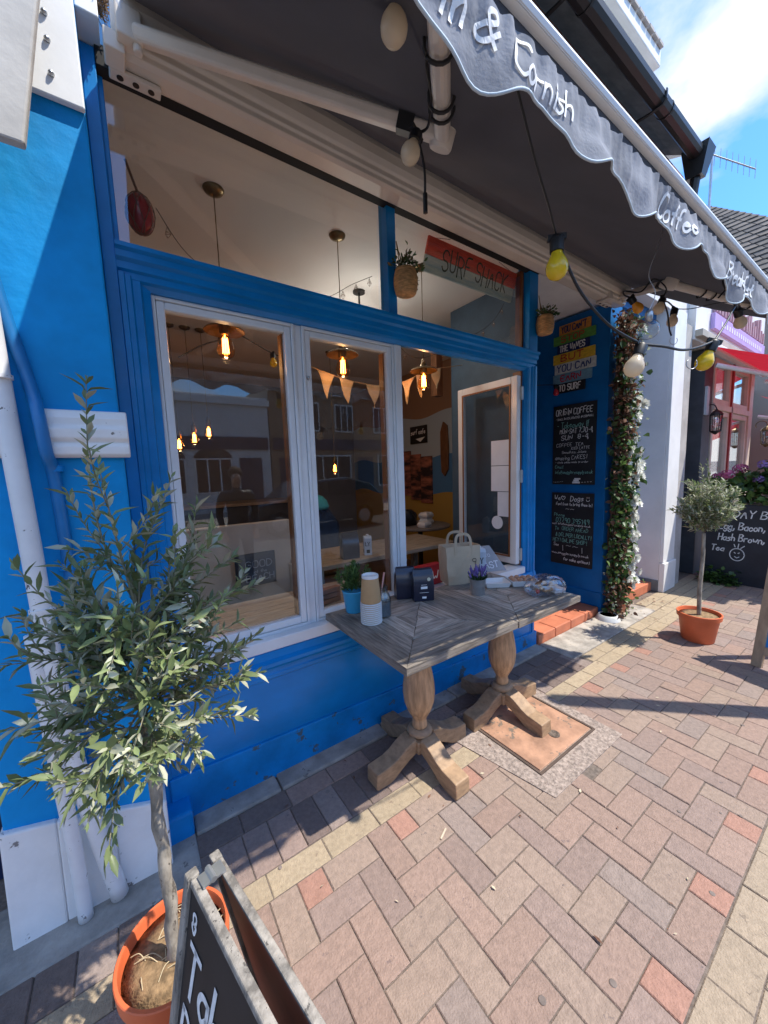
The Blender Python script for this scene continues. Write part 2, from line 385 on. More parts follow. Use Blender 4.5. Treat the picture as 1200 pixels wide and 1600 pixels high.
# ================================================================== GROUND
rnd = random.Random(3)
JOINT = mat('joint_sand', (.15, .12, .10), .95, var=.3, scale=60, bump=.6, bscale=150)
ASPH = mat('asphalt', (.055, .055, .058), .9, var=.25, scale=50, bump=.8, bscale=200)
ground = tag(MB().box(-400, 400, -400, 400, -.6, -.16).build('ground', ASPH), kind='structure')
road = tag(MB().box(-60, 60, -9.5, -2.6, -.3, -.115).build('road', ASPH), kind='structure')
opp = tag(MB().box(-60, 60, -14.2, -9.5, -.3, 0).build('opposite_pavement', CONC), kind='structure')
kerb = tag(MB().box(-60, 60, -2.6, -2.47, -.3, -.002).build('kerb', CONC, bevel=.012), kind='structure')
pave = tag(MB().box(-40, 40, -2.47, .2, -.3, -.005).build('pavement', JOINT), kind='structure')
PV = dict(rough=.9, var=.12, scale=55, bump=.9, bscale=170, ov=.06, detail=4)
BM = [mat('paver_purple', (0.258, 0.188, 0.160), spots=((.17, .13, .12), 26, .66), **PV),
      mat('paver_pink', (0.285, 0.198, 0.160), spots=((.19, .135, .12), 26, .66), **PV),
      mat('paver_tan', (0.287, 0.213, 0.170), spots=((.19, .145, .125), 26, .66), **PV),
      mat('paver_grey', (0.252, 0.196, 0.170), spots=((.16, .13, .12), 26, .66), **PV),
      mat('paver_red', (0.335, 0.185, 0.140), spots=((.24, .12, .1), 26, .66), **PV),
      mat('paver_yellow', (.36, .285, .195), spots=((.25, .19, .135), 26, .63), **PV),
      mat('paver_beige', (.33, .26, .19), spots=((.23, .18, .135), 26, .63), **PV),
      mat('paver_brown_shaded', (0.165, 0.122, 0.105), **PV)]  # brown, darkened to carry the shade along the shop wall
def brick_mesh(lx, ly, m):
    mb = MB(); a, b, c = lx / 2, ly / 2, .003
    mb.hexa([(-a, -b, -.04), (a, -b, -.04), (a, b, -.04), (-a, b, -.04)], [(-a, -b, -c), (a, -b, -c), (a, b, -c), (-a, b, -c)])
    mb.f.pop(1); mb.m.pop(1)
    mb.poly([(-a, -b, -c), (a, -b, -c), (a, b, -c), (-a, b, -c), (-a + c, -b + c, 0), (a - c, -b + c, 0), (a - c, b - c, 0), (-a + c, b - c, 0)], [(4, 5, 6, 7), (0, 1, 5, 4), (1, 2, 6, 5), (2, 3, 7, 6), (3, 0, 4, 7)])
    me = bpy.data.meshes.new('brick'); me.from_pydata(mb.v, [], mb.f); me.materials.append(m); return me
PROTO = {}
bricks = []       # x, y, lx, ly, material
ux, uy, g = .1005, .1044, .0034
def bx_(i): return .373 + (i - 3) * ux
def by_(j): return -1.47 + j * uy
def bcol(): return rnd.choice([0, 0, 1, 1, 1, 2, 2, 3])
for i in range(-16, 84):
    for j in range(9):
        k = (i - j) % 4
        if k == 0: bricks.append((bx_(i) + ux, by_(j) + uy / 2, 2 * ux - g, uy - g, bcol()))
        elif k == 3:
            if j < 8: bricks.append((bx_(i) + ux / 2, by_(j) + uy, ux - g, 2 * uy - g, bcol()))
            else: bricks.append((bx_(i) + ux / 2, by_(j) + uy / 2, ux - g, uy - g, 4))
        elif k == 2 and j == 0: bricks.append((bx_(i) + ux / 2, by_(j) + uy / 2, ux - g, uy - g, 4))
for i in range(-8, 40): bricks.append((.062 + i * .2285 + .114, -.480, .2285 - g, .1 - g, 5))
x = -1.2
while x < 2.7:      # pavers between yellow course and shop wall, shade darkened into their colour
    bricks.append((x + .052, -.325, .104 - g, .21 - g, rnd.choice([7, 0, 7, 3]))); x += .104
x = -1.2
while x < 2.7: bricks.append((x + .105, -.168, .21 - g, .104 - g, rnd.choice([7, 0, 7, 1]))); x += .21
for r_ in range(2):
    for i in range(0, 24): bricks.append((2.78 + i * .21 + (r_ % 2) * .1 + .1, -.378 - .104 * 0 if r_ == 0 else 99, .21 - g, .1 - g, 5))
for r_ in range(2):
    for i in range(0, 20): bricks.append((4.3 + i * .21 + (r_ % 2) * .1, -.275 + r_ * .104, .21 - g, .1 - g, 5 if i < 8 else 7))
for r_ in range(9):
    for i in range(-4, 40): bricks.append((.35 + i * .2 + (r_ % 2) * .1, -1.525 - r_ * .105, .2 - g, .105 - g, 6))
bricks = [b for b in bricks if b[1] < 5 and not (1.47 < b[0] < 2.06 and -.85 < b[1] < -.33)]
def viewd(b):
    d = Vector((b[0], b[1] + 1.715, -1.49)); z = d.dot(fw)
    if z < .1: return None
    px, py = 600 + 574.4 * d.dot(rt) / z, 800 - 574.4 * d.dot(up) / z
    return z if -60 < px < 1260 and 700 < py < 1660 else None
vis = sorted([(viewd(b), n) for n, b in enumerate(bricks) if viewd(b)])
near = set(n for d, n in vis[:300])
mass = MB()
for n, (x, y, lx, ly, k) in enumerate(bricks):
    key = (round(lx, 3), round(ly, 3), k)
    if key not in PROTO: PROTO[key] = brick_mesh(lx, ly, BM[k])
    M = Matrix.Translation((x, y, rnd.uniform(-.0022, .0016))) @ Matrix.Rotation(rnd.uniform(-.007, .007), 4, 'Z') @ Matrix.Rotation(rnd.uniform(-.008, .008), 4, 'X') @ Matrix.Rotation(rnd.uniform(-.006, .006), 4, 'Y')
    if n in near: one('brick', PROTO[key], pave, M)
    else: mass.poly([M @ v.co for v in PROTO[key].vertices], [tuple(p.vertices) for p in PROTO[key].polygons], k)
tag(mass.build('brick_mass', BM, pave), kind='stuff')
# concrete strip along the shop wall, stone threshold slab, inspection cover
x = .1
for w_ in (.37, .62, .55, .48, .56):
    MB().box(x + .004, min(x + w_, 2.68) - .004, -.112, .02, -.1, .008 + rnd.uniform(0, .004)).build('edging_slab', CONC, pave, bevel=.008); x += w_
MB().box(-1.0, .10, -.30, .0, -.1, .006).build('edging_slab', CONC, pave, bevel=.008)
MB().box(2.69, 4.24, -.325, -.03, -.1, .007).build('threshold_slab', CONCL, pave, bevel=.008)
mb = MB()
mb.poly([(1.33, -.30, .004), (1.45, -.90, .004), (2.11, -.90, .004), (2.11, -.24, .004), (1.5, -.24, .004), (1.33, -.30, -.05), (1.45, -.90, -.05), (2.11, -.90, -.05), (2.11, -.24, -.05), (1.5, -.24, -.05)],
        [(0, 1, 2, 3, 4), (0, 5, 6, 1), (1, 6, 7, 2), (2, 7, 8, 3), (3, 8, 9, 4), (4, 9, 5, 0)])
mb.build('cover_surround', mat('pebbled_concrete', (.30, .24, .205), .9, var=.4, scale=60, bump=1, bscale=110, spots=((.2, .15, .13), 40, .6)), pave)
mh = thing('inspection_cover', 'rusty orange rectangular inspection cover set in concrete below the far table', 'manhole cover', (1.77, -.56, 0))
RUST = mat('rust_stained_steel', (.37, .205, .13), .75, var=.3, scale=8, bump=.4, bscale=60, spots=((.17, .13, .1), 7, .60))
MB().box(-.243, .243, -.215, .215, -.02, .010).build('cover_plate', RUST, mh, bevel=.004)
mb = MB()
for a in ((-.262, -.249, -.234, .234), (.249, .262, -.234, .234)): mb.box(*a, -.02, .009)
for a in ((-.249, .249, -.234, -.221), (-.249, .249, .221, .234)): mb.box(*a, -.02, .009)
mb.build('cover_frame', mat('dark_rusty_iron', (.09, .06, .045), .8, var=.3), mh)
MB().lathe([(.03, .0105), (.03, .013), (.02, .014), (.012, .0125), (1e-4, .0125)], 16, (.04, -.12, 0)).build('lifting_hole', mat('dark_rusty_iron2', (.12, .09, .07), .8, var=.5, scale=60, bump=1), mh)
for nm, lab, p, m in (('wooden_stick', 'small pale wooden stirrer stick lying on the pavers', (.93, -.72), mat('pale_stick', (.6, .5, .38))),):
    tag(MB().cbox((p[0], p[1], .0045), (.05, .006, .004), Matrix.Rotation(.4, 3, 'Z')).build(nm, m), lab, 'stick')

# ================================================================== CAFE BUILDING
B = thing('cafe_building', 'bright blue painted cafe shopfront with white casement windows under a grey awning', 'building')
def bbox(name, m, *a, par=None, bevel=.003): return MB().box(*a).build(name, m, par or B, bevel=bevel)
# stall riser
mb = MB(); mb.hexa([(.03, -.014, -.02), (2.68, -.014, -.02), (2.68, .1, -.02), (.03, .1, -.02)], [(.03, -.014, .215), (2.68, -.014, .125), (2.68, .1, .125), (.03, .1, .215)])
mb.build('skirting', mat('splashed_blue_paint', (.002, .19, .52), .4, var=.2, scale=5, bump=.3, bscale=30, spec=.3, spots=((.06, .11, .16), 11, .60)), B, bevel=.006)
bbox('stall_riser', BLUE, .03, 2.665, 0, .1, .1, .56)
MB().ext([(.1, .50), (0.0, .50), (-.010, .508), (-.010, .525), (-.004, .532), (-.004, .552), (-.022, .562), (-.030, .575), (-.030, .592), (-.012, .606), (-.006, .64), (.1, .64)], 'x', .03, 2.66).build('sill_moulding', BLUE, B)
bbox('white_sill', WHITEW, .12, 1.372, -.004, .14, .6405, .70, bevel=.006)
bbox('white_sill', WHITEW, 1.374, 2.535, .0, .14, .6405, .695, bevel=.006)
# architrave
jp = [(.042, .06), (.042, -.012), (.058, -.012), (.062, -.002), (.078, -.002), (.084, .008), (.108, .008), (.114, .022), (.141, .032), (.141, .06)]
MB().ext(jp, 'z', .62, 2.24).build('architrave', BLUE, B)
MB().ext([(2.682 - (a - .0), b) for a, b in jp][::-1], 'z', .0, 2.24).build('architrave', BLUE, B)
MB().ext([(.06, 2.206), (.034, 2.206), (.022, 2.224), (.006, 2.230), (.006, 2.252), (-.006, 2.258), (-.006, 2.282), (-.020, 2.292), (-.020, 2.314), (-.034, 2.322), (-.034, 2.337), (.06, 2.337)], 'x', .040, 2.645).build('head_cornice', BLUE, B)
bbox('corner_post', BLUE, 0, .0415, -.006, .1, .0, 2.96)
bbox('corner_post', BLUE, .0415, .058, .03, .1, 2.338, 2.96)
bbox('transom_mullion', BLUE, 1.275, 1.333, .012, .09, 2.338, 2.955)
bbox('corner_post', BLUE, 2.555, 2.66, .0, .1, 2.338, 2.955)
bbox('brown_reveal', BROWNWOOD, 2.535, 2.554, .05, .11, 2.338, 2.93)
bbox('pane', GLASS, .058, 1.275, .060, .064, 2.338, 2.94, bevel=0)
bbox('pane', GLASS, 1.333, 2.535, .060, .064, 2.338, 2.94, bevel=0)
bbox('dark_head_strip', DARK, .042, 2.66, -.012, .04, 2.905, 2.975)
def frame(mb, x0, x1, z0, z1, w, y0, y1, wb=None):
    wb = wb or w
    mb.box(x0, x0 + w, y0, y1, z0, z1); mb.box(x1 - w, x1, y0, y1, z0, z1); mb.box(x0 + w, x1 - w, y0, y1, z1 - w, z1); mb.box(x0 + w, x1 - w, y0, y1, z0, z0 + wb); return mb
def casement(x0, x1, z0, z1, lab):
    w = MB(); frame(w, x0, x1, z0, z1, .014, .046, .1)
    o = w.build('window', WHITEW, B, bevel=.003); o['label'] = lab
    frame(MB(), x0 + .0155, x1 - .0155, z0 + .0155, z1 - .0155, .03, .052, .098, .036).build('sash_frame', WHITEW, o, bevel=.005)
    MB().box(x1 - .055, x1 - .045, .084, .125, z0 + .05, z1 - .045).build('wooden_bead', mat('orange_brown_wood', (.22, .09, .03), .5), o)
    MB().box(x0 + .044, x1 - .044, .070, .074, z0 + .048, z1 - .044).build('pane', GLASS, o)
    return o
c1 = casement(.141, .725, .70, 2.206, 'tall white framed window behind the olive tree')
bbox('mullion', WHITEW, .7265, .762, .055, .11, .70, 2.206)
c2 = casement(.7635, 1.325, .70, 2.206, 'tall white framed window beside the serving opening')
MB().lathe([(.008, 0), (.008, .012), (.005, .02), (1e-4, .02)], 10, (.787, .052, 1.96), rot=Matrix.Rotation(pi / 2, 3, 'X')).build('lock_button', STEEL, c2, smooth=True)
bbox('mullion', WHITEW, 1.3265, 1.372, .04, .12, .70, 2.206)
# open casement, hinged on the right and swung straight in
ow = MB()
def yframe(mb, x0, x1, y0, y1, z0, z1, w):
    mb.box(x0, x1, y0, y0 + w, z0, z1); mb.box(x0, x1, y1 - w, y1, z0, z1); mb.box(x0, x1, y0 + w, y1 - w, z1 - w, z1); mb.box(x0, x1, y0 + w, y1 - w, z0, z0 + w); return mb
o3 = yframe(ow, 2.475, 2.52, .045, .655, .71, 2.17, .058).build('open_window', WHITEW, B, bevel=.005); o3['label'] = 'open white casement swung inwards with paper notices on its glass'
yframe(MB(), 2.468, 2.474, .100, .600, .765, 2.115, .012).build('wooden_bead', MATS['orange_brown_wood'], o3)
MB().box(2.495, 2.499, .103, .597, .768, 2.112).build('pane', GLASS, o3)
PAPER = mat('white_paper', (.72, .76, .84), .8, var=.04)
for a in ((.115, .30, 1.50, 1.70), (.115, .30, 1.29, 1.495), (.115, .235, 1.085, 1.285)): MB().box(2.490, 2.4945, *a).build('paper_notice', PAPER, o3)
MB().lathe([(.055, 0), (.055, .003)], 24, (2.4935, .24, 1.03), rot=Matrix.Rotation(-pi / 2, 3, 'Y')).build('round_sticker', PAPER, o3)
for z in (2.04, 1.41, .79):
    h = MB(); h.box(2.513, 2.53, .028, .044, z - .045, z + .045); h.tube([(2.522, .034, z - .05), (2.522, .034, z + .05)], .008, 8); h.build('hinge', STEEL, o3)
bbox('brown_reveal', BROWNWOOD, 2.5205, 2.541, .046, .12, .70, 2.206)
# recessed doorway: return, side wall with signs, door, soffit, step
bbox('return_wall', mat('teal_grey_paint', (.05, .10, .16), .6, var=.15), 2.645, 2.68, .1005, .9, .0, 2.95)
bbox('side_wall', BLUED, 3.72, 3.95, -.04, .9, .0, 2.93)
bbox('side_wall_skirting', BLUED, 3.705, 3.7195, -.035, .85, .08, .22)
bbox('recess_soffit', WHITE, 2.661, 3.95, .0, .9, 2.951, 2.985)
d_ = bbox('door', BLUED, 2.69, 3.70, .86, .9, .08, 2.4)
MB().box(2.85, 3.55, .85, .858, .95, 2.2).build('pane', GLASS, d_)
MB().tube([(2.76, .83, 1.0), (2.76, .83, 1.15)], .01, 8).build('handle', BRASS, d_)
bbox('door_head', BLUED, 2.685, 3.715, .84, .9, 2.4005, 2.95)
for i in range(4): bbox('step_tile', TILE, 2.69 + i * .253, 2.69 + (i + 1) * .253 - .006, -.028, .135, -.02, .082, bevel=.008)
bbox('step_floor', TILE, 2.69, 3.70, .14, .86, -.02, .078)
bbox('blue_kerb_block', BLUE, .0, .10, -.105, .0, -.02, .115, bevel=.012)
# interior shell
def in_wall(name, m, *a): return MB().box(*a).build(name, m, B)
in_wall('interior_floor', FLOORW, -.1, 3.9, .11, 5.0, -.05, .02)
in_wall('ceiling', CEIL, -.1, 3.9, .065, 5.0, 2.957, 3.02)
in_wall('ceiling_beam', CEIL, -.05, 3.72, 1.25, 1.5, 2.80, 2.9565)
in_wall('interior_wall', mat('cool_interior_paint', (.20, .22, .25), .8, var=.08, scale=2), -.15, .0, .1, 5.0, 0, 3.0)
in_wall('interior_wall', MATS['cool_interior_paint'], 0, 3.7, 4.6, 4.75, 0, 2.9565)
# beach mural on the right-hand inside wall
mm = bpy.data.materials.new('beach_mural'); mm.use_nodes = True; n = mm.node_tree; b = n.nodes['Principled BSDF']; b.inputs['Roughness'].default_value = .75; K = n.links.new
t = n.nodes.new('ShaderNodeTexCoord'); sx = n.nodes.new('ShaderNodeSeparateXYZ'); K(t.outputs['Object'], sx.inputs[0])
wv = n.nodes.new('ShaderNodeMath'); wv.operation = 'SINE'; sc = n.nodes.new('ShaderNodeMath'); sc.operation = 'MULTIPLY'; sc.inputs[1].default_value = 5.5; K(sx.outputs['Y'], sc.inputs[0]); K(sc.outputs[0], wv.inputs[0])
am = n.nodes.new('ShaderNodeMath'); am.operation = 'MULTIPLY_ADD'; am.inputs[1].default_value = .035; K(wv.outputs[0], am.inputs[0]); K(sx.outputs['Z'], am.inputs[2])
dv = n.nodes.new('ShaderNodeMath'); dv.operation = 'MULTIPLY'; dv.inputs[1].default_value = 1 / 3; K(am.outputs[0], dv.inputs[0])
cr = n.nodes.new('ShaderNodeValToRGB'); cr.color_ramp.interpolation = 'CONSTANT'
el = cr.color_ramp.elements; el[0].position = 0; el[0].color = (.42, .27, .06, 1); el[1].position = 1.12 / 3; el[1].color = (.07, .20, .40, 1)
e = el.new(1.66 / 3); e.color = (.40, .48, .54, 1); e = el.new(2.27 / 3); e.color = (.30, .17, .10, 1)
K(dv.outputs[0], cr.inputs['Fac']); K(cr.outputs['Color'], b.inputs['Base Color'])
in_wall('mural_wall', mm, 3.70, 3.719, .901, 4.6, .0, 2.955)
in_wall('party_wall', BUILDW, 3.7195, 3.95, .901, 4.8, .0, 2.955)
in_wall('inner_post', BROWNWOOD, 2.55, 2.63, 1.0, 1.08, 2.2, 2.8)
# left pilaster
bbox('pilaster', BLUEP, -.43, -.001, -.13, .1, .25, 3.0, bevel=.006)
mb = MB()
top = [(-.436, .385), (-.3, .35), (-.15, .30), (.012, .245)]
rr2 = random.Random(5)
for a, c in zip(top[:-1], top[1:]): mb.hexa([(a[0], -.185 + rr2.uniform(-.004, .004), .0), (c[0], -.185, .0), (c[0], .05, .0), (a[0], .05, .0)], [(a[0], -.150, a[1]), (c[0], -.150, c[1]), (c[0], .05, c[1]), (a[0], .05, a[1])])
mb.build('white_plinth', WHITEM, B, bevel=.006)
band = [(-.12, 1.565), (-.158, 1.565), (-.172, 1.575), (-.174, 1.60), (-.160, 1.612), (-.176, 1.626), (-.178, 1.655), (-.162, 1.668), (-.164, 1.690), (-.150, 1.715), (-.12, 1.722)]
MB().ext(band, 'x', -.200, .018).build('moulded_band', WHITEM, B, bevel=.004)
MB().ext(band, 'x', -.44, -.262).build('moulded_band', WHITEM, B, bevel=.004)
mb = MB(); mb.box(-.155, -.002, -.152, -.131, 2.64, 3.3)
mb.build('white_fascia_board', WHITE, B, bevel=.004)
for z in (2.70, 2.79, 2.86): MB().lathe([(.008, 0), (.008, .006), (.004, .012), (1e-4, .012)], 8, (-.075, -.152, z), rot=Matrix.Rotation(pi / 2, 3, 'X')).build('bolt', STEEL, B, smooth=True)
bbox('upper_pilaster', WHITE, -.0005, .06, -.11, .1, 2.965, 3.3)
# upper storey
BRICKM = bpy.data.materials.new('upper_brickwork'); BRICKM.use_nodes = True; n = BRICKM.node_tree
bt = n.nodes.new('ShaderNodeTexBrick'); bt.inputs['Color1'].default_value = (.22, .085, .05, 1); bt.inputs['Color2'].default_value = (.16, .07, .045, 1); bt.inputs['Mortar'].default_value = (.3, .27, .23, 1)
bt.inputs['Scale'].default_value = 1; bt.inputs['Brick Width'].default_value = .225; bt.inputs['Row Height'].default_value = .075; bt.inputs['Mortar Size'].default_value = .006
t = n.nodes.new('ShaderNodeTexCoord'); m_ = n.nodes.new('ShaderNodeMapping'); m_.inputs['Rotation'].default_value = (radians(90), 0, 0); n.links.new(t.outputs['Object'], m_.inputs[0]); n.links.new(m_.outputs[0], bt.inputs['Vector']); n.links.new(bt.outputs['Color'], n.nodes['Principled BSDF'].inputs['Base Color'])
n.nodes['Principled BSDF'].inputs['Roughness'].default_value = .9
MB().box(-.5, 5.6, .065, .3, 3.03, 4.75).build('upper_wall', BRICKM, B)
bbox('fascia_board', BLUED, -.0, 5.25, .02, .0645, 2.99, 3.35)
gut = MB()
gp = [(-.215, 4.735), (-.212, 4.69), (-.19, 4.66), (-.15, 4.65), (-.11, 4.66), (-.088, 4.69), (-.085, 4.735), (-.097, 4.735), (-.10, 4.70), (-.15, 4.667), (-.20, 4.70), (-.203, 4.735)]
gut.ext(gp, 'x', -.5, 5.22); gut.build('gutter', BLACK, B)
for x in (.8, 2.72, 4.2): MB().ext([(-.218, 4.75), (-.218, 4.68), (-.19, 4.65), (-.1, 4.642), (.064, 4.66), (.064, 4.645), (-.1, 4.63), (-.195, 4.637), (-.226, 4.67), (-.226, 4.75)], 'x', x, x + .025).build('gutter_bracket', BLACK, B)
for x in (1.5, 2.95, 4.4): MB().lathe([(.072, -.012), (.072, .012)], 12, (x, -.15, 4.715), rot=Matrix.Rotation(pi / 2, 3, 'Y')).build('gutter_joint', BLACK, B)
hp = MB(); hp.hexa([(5.26, -.20, 4.50), (5.38, -.20, 4.50), (5.38, -.06, 4.50), (5.26, -.06, 4.50)], [(5.22, -.26, 4.78), (5.44, -.26, 4.78), (5.44, -.02, 4.78), (5.22, -.02, 4.78)])
hp.tube([(5.32, -.13, 4.5), (5.32, -.10, 4.2), (5.32, -.05, 3.9), (5.32, -.05, 3.2)], .045, 10); hp.build('rain_hopper', BLACK, B)
ROOF = mat('dark_slate', (.085, .08, .08), .75, var=.3, scale=7, bump=.5, bscale=20)
mb = MB(); mb.hexa([(-.5, -.08, 4.76), (5.3, -.08, 4.76), (5.3, 4.4, 7.6), (-.5, 4.4, 7.6)], [(-.5, -.08, 4.80), (5.3, -.08, 4.80), (5.3, 4.4, 7.64), (-.5, 4.4, 7.64)]); mb.build('roof', ROOF, B)
dm = MB().box(1.6, 5.02, .34, 3.4, 5.1, 5.72).build('dormer', WHITE, B)
MB().box(1.5, 5.14, .18, 3.5, 5.725, 5.88).build('dormer_eaves', WHITE, dm, bevel=.01)
mb = MB()
for i in range(30): mb.box(1.5 + i * .1214, 1.5 + i * .1214 + .1, .15, 3.5, 5.882, 5.905 + .008 * (i % 2))
mb.build('dormer_tile_edge', mat('dormer_tile_edge', (.4, .38, .36), .8), dm)
for x in (2.0, 3.0, 4.0): 
    w_ = frame(MB(), x, x + .85, 5.2, 5.68, .05, .30, .338).build('dormer_window', WHITE, dm); MB().box(x + .05, x + .80, .318, .322, 5.25, 5.63).build('pane', GLASS, w_)
MB().hexa([(1.4, .06, 5.0), (5.66, .06, 5.0), (5.66, .33, 5.10), (1.4, .33, 5.10)], [(1.4, .06, 5.03), (5.66, .06, 5.03), (5.66, .33, 5.14), (1.4, .33, 5.14)]).build('lead_apron', mat('pale_lead', (.55, .57, .56), .6), dm)

# ------------------------------------------------------------------ white pilaster wall to the right (separate house door bay)
W = thing('white_house_front', 'white rendered wall and pilaster with grey foot beside the ivy', 'building')
def wb(name, m, *a, bevel=.004): return MB().box(*a).build(name, m, W, bevel=bevel)
wb('return_wall', BUILDW, 4.90, 5.23, -.12, .7, .13, 3.1)
wb('pilaster', WHITE, 4.905, 5.235, -.155, -.121, .34, 3.1)
wb('pilaster_base', WHITE, 4.895, 5.245, -.175, -.1215, .0, .335)
wb('grey_foot', mat('grey_foot_paint', (.20, .21, .22), .8, var=.2, bump=.3), 4.885, 5.225, -.1205, .7, .0, .129)
wb('grey_edge', mat('grey_edge_paint', (.42, .40, .38), .8, var=.15), 5.246, 5.45, -.15, .5, .0, 3.0)
wb('door', mat('pale_door', (.5, .52, .55), .5), 3.951, 4.89, .5, .56, .0, 2.3)
wb('door_head', BUILDW, 3.951, 4.89, .5, .6, 2.301, 3.1)
wb('lintel', BUILDW, 3.951, 5.45, -.10, .49, 3.101, 3.6)
wb('terracotta_step', TILE, 4.10, 4.88, -.06, .5, .0, .10)

# ================================================================== AWNING
A = thing('shop_awning', 'grey folding arm awning with shade-toned canvas and sun-toned scalloped valance over the blue shopfront', 'awning', (0, 0, 0))
AX0, AX1 = .125, 3.76
cas = [(-.035, 2.885), (-.06, 2.868), (-.13, 2.862), (-.15, 2.868), (-.152, 2.886), (-.162, 2.890), (-.164, 2.910), (-.176, 2.914), (-.19, 2.935), (-.196, 2.97), (-.19, 3.01), (-.17, 3.04), (-.035, 3.05)]
MB().ext(cas, 'x', AX0 - .005, 3.74).build('cassette', CREAM, A, bevel=.003)
for x0, x1 in ((.075, .225), (3.42, 3.60)):
    br = MB(); br.box(x0, x1, -.095, -.05, 2.846, 2.8612); br.box(x0 - .01, x0 + .045, -.17, -.096, 2.845, 2.90)
    o = br.build('wall_bracket', CREAM, A, bevel=.004)
    for k in range(3):
        xx = x0 + .03 + k * (x1 - x0 - .06) / 2
        MB().lathe([(.010, 0), (.010, .003)], 12, (xx, -.072, 2.8435)).build('bolt_hole', BLACK, o)
MB().lathe([(1e-4, -.022), (.055, -.02), (.075, -.008), (.078, .006), (.06, .02), (1e-4, .022)], 28, (.112, -.13, 2.955), rot=Matrix.Rotation(pi / 2, 3, 'Y')).build('end_cap', BARW, A, smooth=True)
# canvas with a slight sag
mb = MB(); NX, NY = 60, 14; P = []
for i in range(NX + 1):
    for j in range(NY + 1):
        s = j / NY; x = AX0 + (AX1 - AX0) * i / NX
        P.append((x, -.165 - 1.045 * s, 3.012 - .645 * s - .022 * sin(pi * s) * (1 + .3 * sin(x * 2.1)) + .002 * sin(x * 9 + s * 4)))
mb.poly(P, [(i * (NY + 1) + j, i * (NY + 1) + j + 1, (i + 1) * (NY + 1) + j + 1, (i + 1) * (NY + 1) + j) for i in range(NX) for j in range(NY)])
o = mb.build('canvas', FABRIC, A, smooth=True)
# front bar, dark groove, valance
def barp(u, w): return (-1.2425 + .494 * u + .869 * w, 2.3205 + .869 * u - .494 * w)      # u along the sight of someone below, w across (positive: towards the wall)
bar = [barp(u, w) for u, w in ((.004, .020), (-.007, .017), (-.0115, .006), (-.012, -.001), (-.0105, -.002), (-.012, -.003), (-.0105, -.0045), (-.0115, -.0055), (-.010, -.0075), (-.006, -.0125), (.004, -.0145), (.05, -.0145), (.062, -.006), (.062, .016), (.05, .020))]
MB().ext(bar, 'x', AX0 - .01, AX1 + .01).build('front_bar', BARW, A, smooth='auto', ang=30)
MB().box(AX0, AX1, -1.236, -1.208, 2.276, 2.306).build('valance_channel', mat('dark_channel', (.05, .045, .05), .8), A)
for x in (AX0 - .011, AX1 + .011): MB().ext(bar, 'x', x - .006, x + .006).build('bar_end_cap', BARW, A)
def val_phase(x): return ((x - .705) / .312) % 1.0
def val_bot(x):
    f = val_phase(x); base = 2.196 + .006 * sin(x * 5.1); amp = .050 + .008 * sin(x * 3.3 + 1)
    return base - amp * sin(pi * f ** 1.35) ** 2
def val_pt(x, z, off=0.0):
    s = (2.279 - z) / .11
    gath = (.0032 * sin(x * 95 + 2 * sin(x * 11)) + .002 * sin(x * 171 + 3 * sin(x * 23))) * max(0, 1 - s * 1.0) + .0012 * sin(x * 63 + s * 5 + 2 * sin(x * 7))
    w = (.013 * sin(x * 7.9 + .6) + .010 * sin(x * 20.13 + 1.4) + .005 * sin(x * 41)) * s
    tuck = .006 * math.exp(-((s - .55) / .2) ** 2) * sin(x * 14 + .9)
    return (x, -1.2385 - .006 + gath - w + tuck - off, z)
mb = MB(); NX, NY = 520, 9; P = []
for i in range(NX + 1):
    x = AX0 + (AX1 - AX0) * i / NX; zb = val_bot(x); zt = 2.280 + .003 * sin(x * 60) + .002 * sin(x * 143)
    for j in range(NY + 1): P.append(val_pt(x, zt + (zb - zt) * j / NY))
mb.poly(P, [(i * (NY + 1) + j, i * (NY + 1) + j + 1, (i + 1) * (NY + 1) + j + 1, (i + 1) * (NY + 1) + j) for i in range(NX) for j in range(NY)])
V = mb.build('valance', VALANCE, A, smooth=True); V['label'] = 'sun-toned grey gathered valance with scalloped hem and white hand lettering'
MB().tube([val_pt(AX0 + (AX1 - AX0) * i / 260, val_bot(AX0 + (AX1 - AX0) * i / 260)) for i in range(261)], .0028, 6).build('hem_binding', TRIM, V, smooth=True)
vm = lambda a, b: val_pt(a, b, .0025)
for s, x, h, z, w in (('m', .478, .060, 2.213, .008), ('&', .548, .050, 2.216, .008), ('C', .632, .062, 2.200, .0060), ('ornish', .676, .054, 2.202, .0055), ('Coffee', 1.335, .056, 2.205, .0085), ('Breakfast', 1.99, .056, 2.200, .009)):
    mb = MB(); fit = {'m': .05, '&': .06, 'C': .052, 'ornish': .160, 'Coffee': .24, 'Breakfast': .36}[s]
    write(mb, s, vm, h, w, x, z, slant=.25, jit=.015, sp=.9, fit=fit); mb.build('lettering', LETTER, V)
